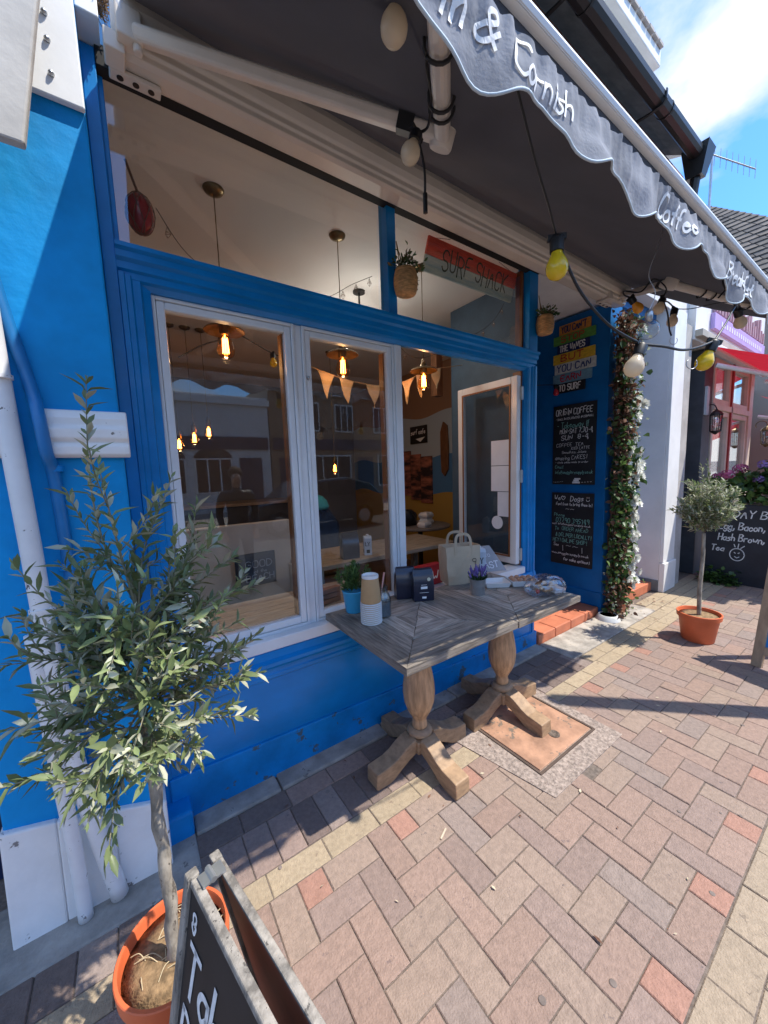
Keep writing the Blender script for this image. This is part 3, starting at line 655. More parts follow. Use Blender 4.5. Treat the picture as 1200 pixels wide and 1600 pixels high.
# folding arms
def arm(sh, el_, fr, flip):
    sh, el_, fr = Vector(sh), Vector(el_), Vector(fr)
    def bar_(a, b, w, h):
        d = (b - a); l = d.length; d.normalize(); y = Vector((0, -.87, -.5)).cross(d).normalized(); nrm = Vector((0, -.49, .87)); s_ = nrm.cross(d).normalized(); n_ = d.cross(s_)
        R_ = Matrix((d, s_, n_)).transposed()
        m = MB(); m.cbox((a + b) / 2, (l, w, h), R_); return m
    o = bar_(sh, el_, .062, .042).build('upper_arm', CREAM, A, bevel=.012, seg=3)
    q = bar_(el_ + (fr - el_).normalized() * .01 + Vector((0, 0, -.004)), fr, .05, .046).build('forearm', CREAM, A, bevel=.018, seg=3)
    MB().lathe([(1e-4, -.034), (.036, -.034), (.040, -.026), (.040, .026), (.036, .032), (1e-4, .032)], 18, el_, rot=Vector((0, -.49, .87)).to_track_quat('Z', 'Y').to_matrix()).build('elbow_joint', CREAM, A, smooth='auto')
    pz = sh.lerp(el_, .87)
    d = (el_ - sh).normalized(); nrm = Vector((0, -.49, .87)); s_ = nrm.cross(d).normalized(); R_ = Matrix((d, s_, d.cross(s_))).transposed()
    MB().cbox(pz, (.055, .0655, .0455), R_).build('black_tape', BLACK, o)
    m = MB(); m.cbox(sh + Vector((-.02 * flip, .03, .01)), (.07, .10, .09)); m.tube([sh + Vector((0, 0, -.055)), sh + Vector((0, 0, .055))], .014, 10); m.build('shoulder_bracket', CREAM, o, bevel=.008)
    for k in (.25, .33, .62):
        p = el_.lerp(fr, k); d = (fr - el_).normalized(); a = d.orthogonal().normalized(); b = d.cross(a)
        MB().tube([p + (a * cos(t / 16 * 2 * pi) + b * sin(t / 16 * 2 * pi)) * .037 + d * .004 * sin(t) for t in range(17)], .005, 6).build('cable_tie', BLACK, q, smooth=True)
arm((.155, -.185, 2.905), (1.0, -.70, 2.625), (.50, -1.20, 2.385), 1)
arm((3.62, -.185, 2.905), (2.93, -.745, 2.605), (3.60, -1.20, 2.385), -1)
nest = thing('straw_nest', 'brown straw bird nest tucked behind the awning end cap', 'nest', (.045, -.06, 3.05))
r5 = random.Random(11); mb = MB()
for _ in range(240):
    a = r5.uniform(0, 6.28); p = Vector((.05 * cos(a) * r5.uniform(.3, 1), .05 * sin(a) * r5.uniform(.3, 1), r5.uniform(-.02, .07))); d = rdir(r5) * .03; d.z *= .5
    mb.tube([p - d, p + Vector((0, 0, .006)), p + d], .0013, 4)
tag(mb.build('straw', mat('dry_straw', (.20, .12, .06), .9, var=.4, scale=30), nest), kind='stuff')

# ================================================================== FESTOON LIGHTS
def catmull(pts, n=8):
    pts = [Vector(p) for p in pts]; out = []
    for i in range(len(pts) - 1):
        p0, p1, p2, p3 = pts[max(i - 1, 0)], pts[i], pts[i + 1], pts[min(i + 2, len(pts) - 1)]
        for k in range(n):
            t = k / n; out.append(.5 * ((2 * p1) + (p2 - p0) * t + (2 * p0 - 5 * p1 + 4 * p2 - p3) * t * t + (3 * p1 - p0 - 3 * p2 + p3) * t ** 3))
    out.append(pts[-1]); return out
FS = thing('festoon_light_string', 'black cable of white and yellow festoon bulbs looped under the awning', 'string lights', (0, 0, 0))
BW = mat('frosted_bulb', (.88, .76, .58), .25, var=.04, coat=.4, trans=.5)
BY = mat('yellow_bulb', (.80, .56, .02), .2, var=.05, coat=.4, trans=.2)
BO = mat('orange_bulb', (.80, .34, .02), .2, var=.05, coat=.4, trans=.2)
BR = mat('red_bulb', (.62, .03, .05), .2, var=.05, coat=.4, trans=.2)
def bulb(c, d, m, r=.03, sock=True, par=None):
    """c = centre of the glass, d = direction from glass to socket"""
    d = Vector(d).normalized(); R_ = d.to_track_quat('Z', 'Y').to_matrix(); c = Vector(c); par = par or FS
    so_ = MB().lathe([(.0155, r * 1.45), (.0185, r * 1.5), (.0195, r * 2.6), (.017, r * 2.75), (.0125, r * 2.9), (1e-4, r * 2.95)], 16, c, rot=R_)
    so_.cbox(c + d * (r * 2.75), (.012, .05, .016), R_)
    so_ = so_.build('lamp_socket', BLACK, par, smooth='auto')
    MB().lathe([(1e-4, -r), (r * .38, -r * .93), (r * .72, -r * .70), (r * .95, -r * .30), (r, .1 * r), (r * .92, r * .5), (r * .70, r * .95), (r * .5, r * 1.35), (.0145, r * 1.5), (.0145, r * 1.6)], 22, c, rot=R_).build('bulb', m, so_, smooth=True)
    return c + d * (r * 2.85)
s1 = bulb((.567, -.995, 2.445), (.10, .05, 1), BW)
s2 = bulb((.767, -.802, 2.409), (.45, .10, 1), BW, .0285)
s3 = bulb((1.055, -1.092, 2.042), (-.02, .02, 1), BY)
s4 = bulb((1.424, -1.152, 1.803), (.42, -.10, 1), BW)
s5 = bulb((2.545, -.719, 2.383), (-.55, .3, .7), BO, .028)
s6 = bulb((2.487, -.842, 2.323), (.4, .0, .5), BW, .028)
s7 = bulb((2.701, -.838, 2.298), (.28, -.05, 1), BW, .028)
s8 = bulb((2.692, -1.139, 2.19), (-.8, .05, .9), BW, .028)
s9 = bulb((1.888, -1.213, 1.866), (.25, -.3, 1), BY, .03)
s10 = bulb((3.66, .43, 2.215), (-.2, .0, 1), BR, .028)
def wire(pts, r=.0042, par=None): return MB().tube(catmull(pts), r, 6).build('cable', BLACK, par or FS, smooth=True)
wire([(.30, -1.22, 2.40), (.42, -1.02, 2.50), (.50, -.98, 2.55), s1, (.63, -1.03, 2.55), (.72, -.93, 2.52), (.80, -.86, 2.53), (.84, -.80, 2.515), s2])
wire([s2, (.84, -.78, 2.42), (.86, -.76, 2.36)]); wire([(.86, -.76, 2.36), (.862, -.758, 2.305)], .008)
wire([(.62, -1.19, 2.39), (.72, -1.17, 2.35), (.88, -1.13, 2.24), (.98, -1.11, 2.17), s3], .0028)
wire([s3, (1.10, -1.09, 2.08), (1.18, -1.10, 2.00), (1.30, -1.13, 1.92), s4], .0046)
wire([s4, (1.56, -1.19, 1.882), (1.68, -1.205, 1.885), (1.80, -1.22, 1.91), s9], .0045)
wire([s9, (2.02, -1.24, 2.03), (2.2, -1.22, 2.13), (2.45, -1.18, 2.22), s8], .0038)
wire([s8, (2.62, -1.10, 2.33), (2.60, -1.08, 2.40), (2.68, -1.10, 2.41), (2.66, -1.05, 2.34)], .0045)
wire([s5, (2.50, -.66, 2.47), (2.60, -.62, 2.53), (2.62, -.70, 2.50), (2.66, -.75, 2.56), (2.70, -.80, 2.50), s6, (2.66, -.83, 2.40), s7])
wire([s6, (2.62, -.84, 2.33), (2.66, -.84, 2.25), (2.68, -.845, 2.215)])
wire([s7, (2.86, -.88, 2.39), (3.05, -.98, 2.43), (3.25, -1.10, 2.42)], .0025)
wire([s10, (3.60, .6, 2.32), (3.3, .78, 2.30), (2.9, .84, 2.34)], .004)
def hook(c, r=.022): MB().tube([Vector(c) + Vector((r * cos(a) * .8, -r * cos(a) * .6, r * sin(a))) for a in [2.4 + .35 * k for k in range(14)]], .0016, 5).build('s_hook', STEEL, FS, smooth=True)
hook((2.70, -.85, 2.19)); hook((1.80, -1.20, 1.855), .02)
gb = thing('clear_glass_globe', 'clear glass globe bulb hanging in front of the ivy', 'bulb', (1.653, -1.105, 1.982))
MB().ball((0, 0, 0), .036, 24).build('globe', glass_mat('thin_clear_bulb', (.97, .985, .99), 1.4, .01, .02), gb, smooth=True)
MB().lathe([(.012, .03), (.013, .06), (.008, .068), (1e-4, .068)], 14).build('cap', STEEL, gb, smooth=True)
MB().tube(catmull([(0, 0, .068), (.02, -.01, .13), (.01, .01, .2), (.05, 0, .3), (.16, .02, .42)]), .0015, 5).build('wire', STEEL, gb)

# ================================================================== SIGNS AND BOARDS
def plank_paint(n, c): return mat(n, c, .6, var=.18, scale=10, bump=.25, bscale=40, stretch=(1, 3, 6))
PS = thing('wave_plank_sign', 'stack of seven painted planks reading you cant stop the waves', 'sign', (3.72, .285, 2.165))
rows = [("YOU CAN'T", (.60, .24, .04), (.02, .03, .10), -.15, .16, .607, .70), ('STOP', (.10, .30, .05), (.45, .05, .02), -.205, .205, .52, .605), ('THE WAVES', (.006, .02, .10), (.8, .8, .76), -.165, .15, .43, .518),
        ('BUT', (.72, .46, .03), (.50, .03, .03), -.205, .205, .335, .43), ('YOU CAN', (.62, .64, .60), (.02, .05, .20), -.19, .215, .235, .333), ('EARN', (.16, .32, .42), (.50, .02, .04), -.205, .18, .14, .233), ('TO SURF', (.008, .009, .012), (.8, .8, .78), -.165, .12, .045, .138)]
for k, (s, c, tcol, a, b, z0, z1) in enumerate(rows):      # the reader looks along +x, so text runs towards -y
    p = MB().box(-.0195 - .003 * (k % 2), -.002, -b, -a, z0 - .0, z1 - .0).build('plank', plank_paint('plank_%d' % k, c), PS, bevel=.003); p['label'] = 'painted plank lettered ' + s.lower().replace("'", '')
    mb = MB(); h = (z1 - z0) * .62
    write(mb, s, plane_map((-.0245 - .003 * (k % 2), -a - (.03 if len(s) > 4 else .085), z0 + (z1 - z0) * .2), (0, -1, 0), (0, 0, 1)), h, .0105, 0, 0, slant=.03, jit=.02, sp=1.6, fit=(b - a) - (.06 if len(s) > 4 else .17), smooth=1)
    mb.build('lettering', mat('plank_letter_%d' % k, tcol, .6), p)
def chalkboard(label, z0, z1, lines, loc):
    o = thing('chalkboard', label, 'chalkboard', loc)
    MB().box(-.016, -.001, -.215, .215, z0, z1).build('board', CHALKB, o, bevel=.002)
    for (s, x, z, h, fit, m, w) in lines:
        mb = MB(); write(mb, s, plane_map((-.0172, .215 - x, z), (0, -1, 0), (0, 0, 1)), h, w * .78, slant=.12, jit=.10, sp=1.5, fit=fit); mb.build('lettering', m, o)
    return o
WC, GC = CHALK, CHALKG
cbd = chalkboard('upper chalkboard headed origin coffee listing takeaway hours', 0, .80, [
    ('ORIGIN COFFEE', .03, .70, .058, .37, WC, .009), ('- SMALL BATCH, ROASTED IN CORNWALL', .03, .655, .020, .38, WC, .004), ('- Takeaway #', .04, .57, .062, .33, GC, .006), ('MON-SAT 7.30-4', .075, .515, .046, .33, WC, .007), ('SUN  8-4', .09, .452, .046, .28, WC, .007),
    ('COFFEE  TEA', .04, .385, .034, .28, WC, .004), ('ICED LATTE', .19, .352, .024, .19, WC, .004), ('Smoothies, Juices', .10, .315, .026, .25, WC, .0035), ('amazing CAKES!', .03, .255, .040, .33, WC, .0045), ('- whole cakes made to order', .03, .218, .018, .34, WC, .0035),
    ('Email', .03, .165, .032, .09, GC, .004), ('info@smugglerssupply.co.uk', .03, .110, .034, .385, GC, .004), ('------', .01, .012, .03, .11, WC, .004), ('----', .30, .012, .03, .11, WC, .004)], (3.7195, .265, 1.285))
mb = MB(); mb.box(-.0176, -.0165, -.075, .0, .012, .03); mb.box(-.0176, -.0165, -.065, -.01, .031, .05); mb.box(-.0176, -.0165, -.08, -.02, .051, .065); mb.build('drawn_cup', CHALK, cbd)
cb2 = chalkboard('lower chalkboard headed we love dogs with a phone number', 0, .755, [
    ('We', .03, .68, .046, .075, WC, .007), ('Dogs', .20, .675, .052, .14, WC, .008), ('Feel free to bring them in!', .05, .625, .030, .37, WC, .0055), ('~~', .15, .575, .028, .10, WC, .004), ('Phone', .03, .505, .034, .12, GC, .004), ('07790 395149', .05, .447, .046, .35, GC, .0055),
    ('mail: info@smugglerssupply.co.uk', .01, .418, .020, .40, WC, .0035), ('To  ORDER AHEAD', .04, .36, .038, .35, GC, .0045), ('& DELIVER LOCALLY!', .05, .295, .038, .37, GC, .005), ('HEY! ONLINE SHOP!', .02, .235, .040, .36, GC, .0045), ('See', .03, .19, .034, .06, WC, .004), ('~~', .16, .185, .04, .14, WC, .0035),
    ('www.smugglerssupply.co.uk', .01, .105, .026, .39, WC, .0045), ('for cake options!', .14, .045, .030, .27, WC, .006)], (3.7195, .265, .445))
mb = MB()
ribbon(mb, chaikin([(.12, .72), (.105, .715), (.105, .70), (.125, .675), (.145, .70), (.145, .715), (.13, .72), (.125, .705), (.12, .72)], 2), .006, plane_map((-.0172, .215, 0), (0, -1, 0), (0, 0, 1)))
ribbon(mb, chaikin([(.36, .69), (.365, .675), (.385, .675), (.392, .69)], 2), .005, plane_map((-.0172, .215, 0), (0, -1, 0), (0, 0, 1)))
for q in (.367, .385): ribbon(mb, [(q, .705), (q, .715)], .005, plane_map((-.0172, .215, 0), (0, -1, 0), (0, 0, 1)))
for q in (.13, .33): ribbon(mb, [(q, .20), (q + .002, .145)], .004, plane_map((-.0172, .215, 0), (0, -1, 0), (0, 0, 1)))
mb.build('drawn_heart_and_smile', CHALK, cb2)
# surf shack board hanging inside the upper glass
SS = thing('surf_shack_sign', 'red over pale blue wooden surf shack board hung behind the upper glass', 'sign', (2.09, .14, 2.74)); SS.rotation_euler = (.25, 0, 0)
SR = plank_paint('sign_red', (.78, .09, .05)); SB = mat('sign_blue', (.38, .58, .64), .6, var=.2, scale=6, stretch=(1, 3, 6), col2=(.58, .66, .56))
pl = MB().hexa([(-.44, 0, .085), (.45, 0, .085), (.45, .018, .085), (-.44, .018, .085)], [(-.43, 0, .185), (.45, 0, .185), (.45, .018, .185), (-.43, .018, .185)]).build('plank', SR, SS, bevel=.004)
p2 = MB().hexa([(-.44, .001, -.01), (.44, .001, -.01), (.44, .019, -.01), (-.44, .019, -.01)], [(-.44, .001, .083), (.44, .001, .083), (.44, .019, .083), (-.44, .019, .083)]).build('plank', SB, SS, bevel=.004)
mb = MB(); write(mb, 'SURF SHACK', plane_map((-.30, -.0025, .03), (1, 0, 0), (0, 0, 1)), .115, .010, slant=.05, jit=.08, sp=1.5, fit=.66); mb.build('lettering', mat('sign_dark_green', (.012, .05, .025), .7), SS)
mb = MB()
for xx in (-.40, .41): mb.tube([(xx, .01, .18), (xx * .6, .02, .216)], .0015, 5)
mb.build('hanging_cord', BLACK, SS)
# hanging planters, buoy
def basket(label, loc, r=.058, seed=1):
    o = thing('hanging_planter', label, 'planter', loc, group='woven planters hung on the window posts')
    rb = random.Random(seed)
    prof = []
    for k in range(26):
        t = k / 25; rad = r * (.62 + .42 * sin(pi * (.18 + .62 * t))); prof.append((rad + (.0022 if k % 2 else -.0012), -.075 + .125 * t))
    MB().lathe([(1e-4, -.075)] + prof + [(r * .72, .05), (r * .68, .03), (1e-4, .03)], 26).build('woven_pot', mat('woven_cane', (.55, .30, .12), .7, var=.35, scale=30, bump=.8, bscale=90, stretch=(1, 1, 4)), o, smooth=True)
    mb = MB(); mb.tube(catmull([(-.04, .0, .05), (-.03, .02, .12), (-.035, .03, .20)]), .003, 6); mb.tube(catmull([(.035, .0, .05), (-.01, .025, .12), (-.035, .03, .20)]), .003, 6); mb.build('hanging_cord', mat('jute', (.30, .20, .11), .9), o)
    lv = []
    for _ in range(170):
        p = Vector((rb.gauss(0, .035), rb.gauss(0, .03) - .008, .045 + abs(rb.gauss(0, .03)))); d = Vector((p.x * 14, p.y * 14, .35)) + rdir(rb) * .5
        lv.append((leaf_matrix(p, d, rdir(rb), rb.uniform(.5, 1.0)), rb.choice([0, 0, 0, 1])))
    for _ in range(45):
        p = Vector((.055 + rb.gauss(0, .012), rb.gauss(-.01, .015), .02 + rb.gauss(0, .025))); lv.append((leaf_matrix(p, rdir(rb) + Vector((0, 0, -.5)), rdir(rb), rb.uniform(.5, .9)), rb.choice([0, 0, 1])))
    foliage(o, lv, LPOT, False, 'foliage')
    return o
LPOT = [leaf_mesh('small_leaf', .034, .016, DGREEN), leaf_mesh('small_leaf_brown', .03, .016, mat('bronze_leaf', (.13, .10, .05), .6, var=.4, trans=.2))]
basket('woven cane planter with dark leaves on the mid window post', (1.342, -.055, 2.515), .062, 2)
basket('woven cane planter with dark leaves beside the plank sign', (2.665, -.055, 2.54), .06, 5)
BU = thing('fishing_buoy', 'red glass fishing float in brown netting in the upper left window', 'buoy', (.15, .27, 2.62))
MB().ball((0, 0, 0), .062, 20, sq=(.85, .85, 1.3)).build('float', mat('red_float', (.34, .015, .02), .2, var=.25, scale=9, coat=.5), BU, smooth=True)
mb = MB()
for k in range(7):
    a = k / 7 * 2 * pi
    for sg in (1, -1): mb.tube([(.056 * sin(pi * t / 10) * cos(a + sg * t * .16) , .056 * sin(pi * t / 10) * sin(a + sg * t * .16), -.083 * cos(pi * t / 10)) for t in range(11)], .0017, 5)
mb.tube([(0, 0, .08), (-.015, 0, .13), (-.035, 0, .2)], .005, 6); mb.build('netting', mat('brown_net', (.18, .10, .07), .9), BU)

# ================================================================== TABLES
def table(label, x0, x1, y0, y1, zt, seed):
    cx, cy = (x0 + x1) / 2, (y0 + y1) / 2
    T = thing('pedestal_table', label, 'table', (cx, cy, 0), group='wooden pedestal tables at the serving window')
    w, d = (x1 - x0) / 2, (y1 - y0) / 2; rr = random.Random(seed)
    top = MB().box(-w + .004, w - .004, -d + .004, d - .004, zt - .036, zt - .010).build('tabletop', FOOTW, T)
    rings = [0, .088, .176, .262, min(w, d) - .001]
    for r_ in range(4):
        a, b = rings[r_], rings[r_ + 1]; gp = .0009
        th = (.0 if r_ else -.030)
        z1 = zt + rr.uniform(-.0012, .0008); z0 = zt - (.034 if r_ == 0 else .0098)
        q = [[(-w + a, -d + a), (w - a, -d + a), (w - b, -d + b), (-w + b, -d + b)], [(w - a, -d + a), (w - a, d - a), (w - b, d - b), (w - b, -d + b)], [(w - a, d - a), (-w + a, d - a), (-w + b, d - b), (w - b, d - b)], [(-w + a, d - a), (-w + a, -d + a), (-w + b, -d + b), (-w + b, d - b)]]
        for k, p in enumerate(q):
            c = (sum(v[0] for v in p) / 4, sum(v[1] for v in p) / 4)
            p = [(v[0] + math.copysign(min(.0016, abs(c[0] - v[0]) * .2), c[0] - v[0]), v[1] + math.copysign(min(.0016, abs(c[1] - v[1]) * .2), c[1] - v[1])) for v in p]
            zz = z1 + rr.uniform(-.0009, .0009)
            MB().hexa([(*v, z0) for v in p], [(*v, zz) for v in p]).build('plank', OAKX if k % 2 == 0 else OAKY, top, bevel=.0016)
    prof = [(.036, .178), (.040, .186), (.038, .205), (.034, .222), (.043, .240), (.062, .275), (.077, .32), (.082, .365), (.080, .41), (.071, .47), (.056, .54), (.045, .60), (.040, .64), (.043, .665), (.055, .685), (.055, zt - .037)]
    MB().lathe(prof, 28).build('pedestal', PINE, T, smooth='auto', ang=50)
    MB().lathe([(.050, .138), (.060, .143), (.066, .155), (.060, .1675), (.048, .1775), (.03, .1775)], 28).build('base_ring', FOOTW, T, smooth='auto', ang=60)
    MB().box(-.060, .060, -.060, .060, .075, .138).build('foot_block', FOOTW, T, bevel=.006)
    for k in range(4):
        R_ = Matrix.Rotation(k * pi / 2, 3, 'Z'); sec = [(.056, .150), (.09, .146), (.13, .128), (.17, .104), (.21, .090), (.27, .084), (.296, .080), (.300, .01), (.294, .0), (.225, .0), (.19, .012), (.15, .036), (.10, .062), (.056, .078)]
        m = MB(); n_ = len(sec); P = [R_ @ Vector((u, s_ * .044, z)) for s_ in (-1, 1) for (u, z) in sec]
        m.poly(P, [(i, n_ + i, n_ + (i + 1) % n_, (i + 1) % n_) for i in range(n_)] + [tuple(range(n_)), tuple(range(2 * n_ - 1, n_ - 1, -1))])
        o = m.build('foot', FOOTW, T, bevel=.005)
    return T
T1 = table('nearer pedestal table holding the cup stack and blue bucket plant', .785, 1.462, -.692, -.006, .757, 3)
T2 = table('farther pedestal table holding the paper bag and plastic bag', 1.486, 2.06, -.680, -.04, .745, 9)
ZT = .758; ZT2 = .746
# plant in sky-blue bucket
PL = thing('bucket_plant', 'leafy green plant in a sky blue bucket on the nearer table', 'plant', (.922, -.075, ZT)); PL.scale = (1.15, 1.15, 1.15)
MB().lathe([(1e-4, 0), (.036, 0), (.038, .003), (.050, .094), (.053, .097), (.053, .102), (.049, .102), (.046, .085), (1e-4, .083)], 28).build('bucket', mat('sky_blue_enamel', (.06, .42, .72), .3, var=.04), PL, smooth='auto')
rp_ = random.Random(4); lv = []
LPL = [leaf_mesh('sprig_leaf', .03, .0075, GRASSY), leaf_mesh('sprig_leaf_dark', .03, .0085, DGREEN)]
for _ in range(60):
    a = rp_.uniform(0, 6.28); rr_ = rp_.uniform(0, .075); b_ = Vector((.025 * cos(a), .025 * sin(a), .085)); e_ = Vector((rr_ * 1.15 * cos(a), rr_ * 1.15 * sin(a), .085 + sqrt(max(.0015, .0115 - rr_ * rr_)) * rp_.uniform(.85, 1.35)))
    leaves_on(rp_, shoot(rp_, b_, e_, .1, 6), lv, .011, .8, .2, .7, pale=.35)
foliage(PL, lv, LPL, False, 'foliage')
# cup stack
CS = thing('paper_cup_stack', 'tall stack of white paper cups with a brown cup upside down on top', 'cups', (.918, -.25, ZT)); CS.scale = (1.28, 1.28, 1.28)
WP = mat('white_cup_paper', (.74, .74, .73), .6, var=.03); KP = mat('kraft_cup_paper', (.52, .31, .14), .7, var=.08)
MB().lathe([(.0368, .0), (.0368, .0835)], 24).build('cup_walls', KP, CS, smooth=True)
for k in range(11):
    z = .0075 * k
    MB().lathe([(.0371, z), (.0402, z + .0004), (.0412, z + .0024), (.0402, z + .0044), (.0371, z + .0048)], 28).build('white_cup', WP, CS, smooth='auto')
MB().lathe([(.0395, .0835), (.0395, .085), (.0318, .172), (.0312, .173)], 28).build('brown_cup', KP, CS, smooth='auto')
MB().lathe([(.0305, .1731), (.0318, .1735), (.0318, .184), (.0300, .185), (.0285, .1825), (.0275, .176), (1e-4, .176)], 28).build('cup_base', WP, CS, smooth='auto')
# bottle with straw
BT = thing('glass_bottle', 'small clear glass milk bottle with a pink straw beside the cups', 'bottle', (1.0, -.225, ZT)); BT.scale = (1.35, 1.35, 1.35)
MB().lathe([(1e-4, .001), (.030, .001), (.034, .004), (.034, .066), (.031, .078), (.022, .092), (.0205, .104), (.024, .107), (.0245, .114), (.022, .116), (.0185, .112), (.0185, .092), (.0285, .074), (.0315, .064), (.0315, .006), (1e-4, .005)], 26).build('bottle', CLEAR, BT, smooth='auto')
MB().lathe([(1e-4, .0055), (.031, .0065), (.031, .060), (1e-4, .060)], 24).build('cloudy_water', mat('grey_liquid', (.16, .20, .24), .2, var=.2), BT, smooth='auto')
MB().tube([(-.018, .004, .008), (.012, -.002, .165)], .0032, 8).build('straw', mat('pink_straw', (.68, .33, .27), .5), BT, smooth=True)
# coffee bags
def coffee_bag(label, loc, rz, lab_front=True):
    o = thing('coffee_bag', label, 'bag', loc, rz, group='dark coffee bags on the nearer table')
    w, d, h = .043, .027, .128; secs = [(0, 1, 1), (.01, 1.03, 1.02), (.06, 1.02, 1.0), (.095, 1.0, .82), (.115, .98, .35), (.128, .97, .10)]
    P = []; F = []; n_ = 12
    for z, a, b in secs:
        for k in range(n_):
            t = 2 * pi * k / n_ + pi / n_; c_, s_ = cos(t), sin(t); q = max(abs(c_), abs(s_))
            P.append((w * a * c_ / q + .0016 * sin(z * 90 + k), d * b * s_ / q + .0016 * cos(z * 70 + k * 2), z))
    for j in range(len(secs) - 1):
        for k in range(n_): F.append((j * n_ + k, j * n_ + (k + 1) % n_, (j + 1) * n_ + (k + 1) % n_, (j + 1) * n_ + k))
    F += [tuple(range(n_ - 1, -1, -1)), tuple(range((len(secs) - 1) * n_, len(secs) * n_))]
    m = MB().poly(P, F); b_ = m.build('bag', mat('black_foil', (.012, .014, .032), .28, var=.3, scale=9, bump=.5, bscale=14, coat=.3), o, smooth='auto', ang=50)
    MB().box(-w * .9, w * .9, -.004, .004, .126, .133).build('top_fold', MATS['black_foil'], o)
    if lab_front:
        MB().lathe([(.0075, 0), (.0075, .0012)], 14, (.022, -.0245, .090), rot=Matrix.Rotation(pi / 2, 3, 'X')).build('valve', mat('pale_gold', (.7, .66, .5), .4), o)
        for a in ((-.014, .014, .052, .062), (-.012, .012, .068, .0695), (-.009, .009, .012, .020), (-.02, .02, .036, .0372)): MB().box(a[0], a[1], -.0298, -.0285, a[2], a[3]).build('label_print', LETTER, b_)
    return o
coffee_bag('front coffee bag with a pale valve and printed label', (1.315, -.170, ZT), -.45).scale = (1.32, 1.32, 1.36)
coffee_bag('coffee bag standing close behind the labelled one', (1.262, -.078, ZT), -.45, False).scale = (1.32, 1.32, 1.36)
# kraft bag with handles
PB = thing('paper_carrier_bag', 'brown kraft paper carrier bag with twin handles on the farther table', 'bag', (1.74, -.045, ZT2), -.32); PB.scale = (1.2, 1.2, 1.2)
KRAFT = mat('kraft_paper', (.50, .40, .285), .85, var=.12, scale=6, bump=.5, bscale=22)
m = MB(); w, d, h = .10, .055, .205; rk = random.Random(2); ring = []
N = 20
def bagring(z, a, b):
    out = []
    for k in range(N):
        t = 2 * pi * k / N + pi / N; c_, s_ = cos(t), sin(t); q = max(abs(c_), abs(s_)); out.append((w * a * c_ / q + rk.uniform(-.003, .003), d * b * s_ / q + rk.uniform(-.004, .004), z + (rk.uniform(-.002, .002) if 0 < z < h else 0)))
    return out
rings = [bagring(z, a, b) for z, a, b in ((0, .86, .95), (.05, .93, 1.02), (.10, .97, .98), (.15, 1.0, .95), (.205, 1.02, .90))] + [bagring(z, a, b) for z, a, b in ((.2045, 1.0, .86), (.12, .94, .9), (.02, .84, .9))]
P = [q for r_ in rings for q in r_]; F = [(j * N + k, j * N + (k + 1) % N, (j + 1) * N + (k + 1) % N, (j + 1) * N + k) for j in range(len(rings) - 1) for k in range(N)] + [tuple(range(N - 1, -1, -1)), tuple(range((len(rings) - 1) * N, len(rings) * N))]
m.poly(P, F); m.build('bag', KRAFT, PB)
def strip(path, wdt, dirv):
    m = MB(); P = []
    for p in path: P += [tuple(Vector(p) - Vector(dirv) * wdt / 2), tuple(Vector(p) + Vector(dirv) * wdt / 2)]
    m.poly(P, [(2 * i, 2 * i + 1, 2 * i + 3, 2 * i + 2) for i in range(len(path) - 1)]); return m
for yy in (-.052, .050):
    pth = catmull([(-.045, yy, .15), (-.045, yy * 1.0, .205), (-.04, yy * .9, .25), (-.02, yy * .8, .268), (.02, yy * .8, .268), (.04, yy * .9, .25), (.045, yy, .205), (.045, yy, .15)], 5)
    P = []
    for i, p in enumerate(pth):
        a = pth[max(i - 1, 0)]; b = pth[min(i + 1, len(pth) - 1)]; t_ = (b - a).normalized(); nn = Vector((t_.z, 0, -t_.x)); P += [p - nn * .0075, p + nn * .0075]
    m = MB(); m.poly(P, [(2 * i, 2 * i + 1, 2 * i + 3, 2 * i + 2) for i in range(len(pth) - 1)]); hd = m.build('handle', KRAFT, PB); sm = hd.modifiers.new('solid', 'SOLIDIFY'); sm.thickness = .0015
mb = MB(); write(mb, '9', plane_map((.045, -.0585, .10), (1, 0, 0), (0, 0, 1)), .035, .003); mb.build('mark', BLACK, PB)
# lavender in galvanised bucket
LV = thing('lavender_bucket', 'small galvanised bucket of purple lavender on the farther table', 'plant', (1.645, -.285, ZT2)); LV.scale = (1.15, 1.15, 1.15)
MB().lathe([(1e-4, 0), (.034, 0), (.035, .002), (.038, .045), (.0395, .047), (.0388, .050), (.0395, .053), (.0405, .075), (.0425, .077), (.0425, .081), (.039, .081), (.037, .066), (1e-4, .066)], 28).build('bucket', STEEL, LV, smooth='auto', ang=60)
mb = MB(); mg = MB()
LVM = mat('lavender_flower', (.16, .11, .34), .8, var=.4, scale=40)
for _ in range(36):
    a = rp_.uniform(0, 6.28); e_ = Vector((cos(a) * rp_.uniform(.01, .06), sin(a) * rp_.uniform(.01, .05), rp_.uniform(.105, .15))); b_ = Vector((e_.x * .4, e_.y * .4, .062)); mg.tube([b_, b_.lerp(e_, .6), e_], .0012, 4)
    for t in range(5):
        p = b_.lerp(e_, .68 + t * .09); mb.ball(p, .0052 - .0006 * t, 6, sq=(1, 1, 1.2))
for _ in range(40):
    a = rp_.uniform(0, 6.28); b_ = Vector((.02 * cos(a), .02 * sin(a), .064)); mg.tube([b_, b_ + Vector((.03 * cos(a), .03 * sin(a), rp_.uniform(.02, .05)))], .0013, 4)
tag(mb.build('flowers', LVM, LV, smooth=True), kind='stuff'); tag(mg.build('stems', DGREEN, LV), kind='stuff')
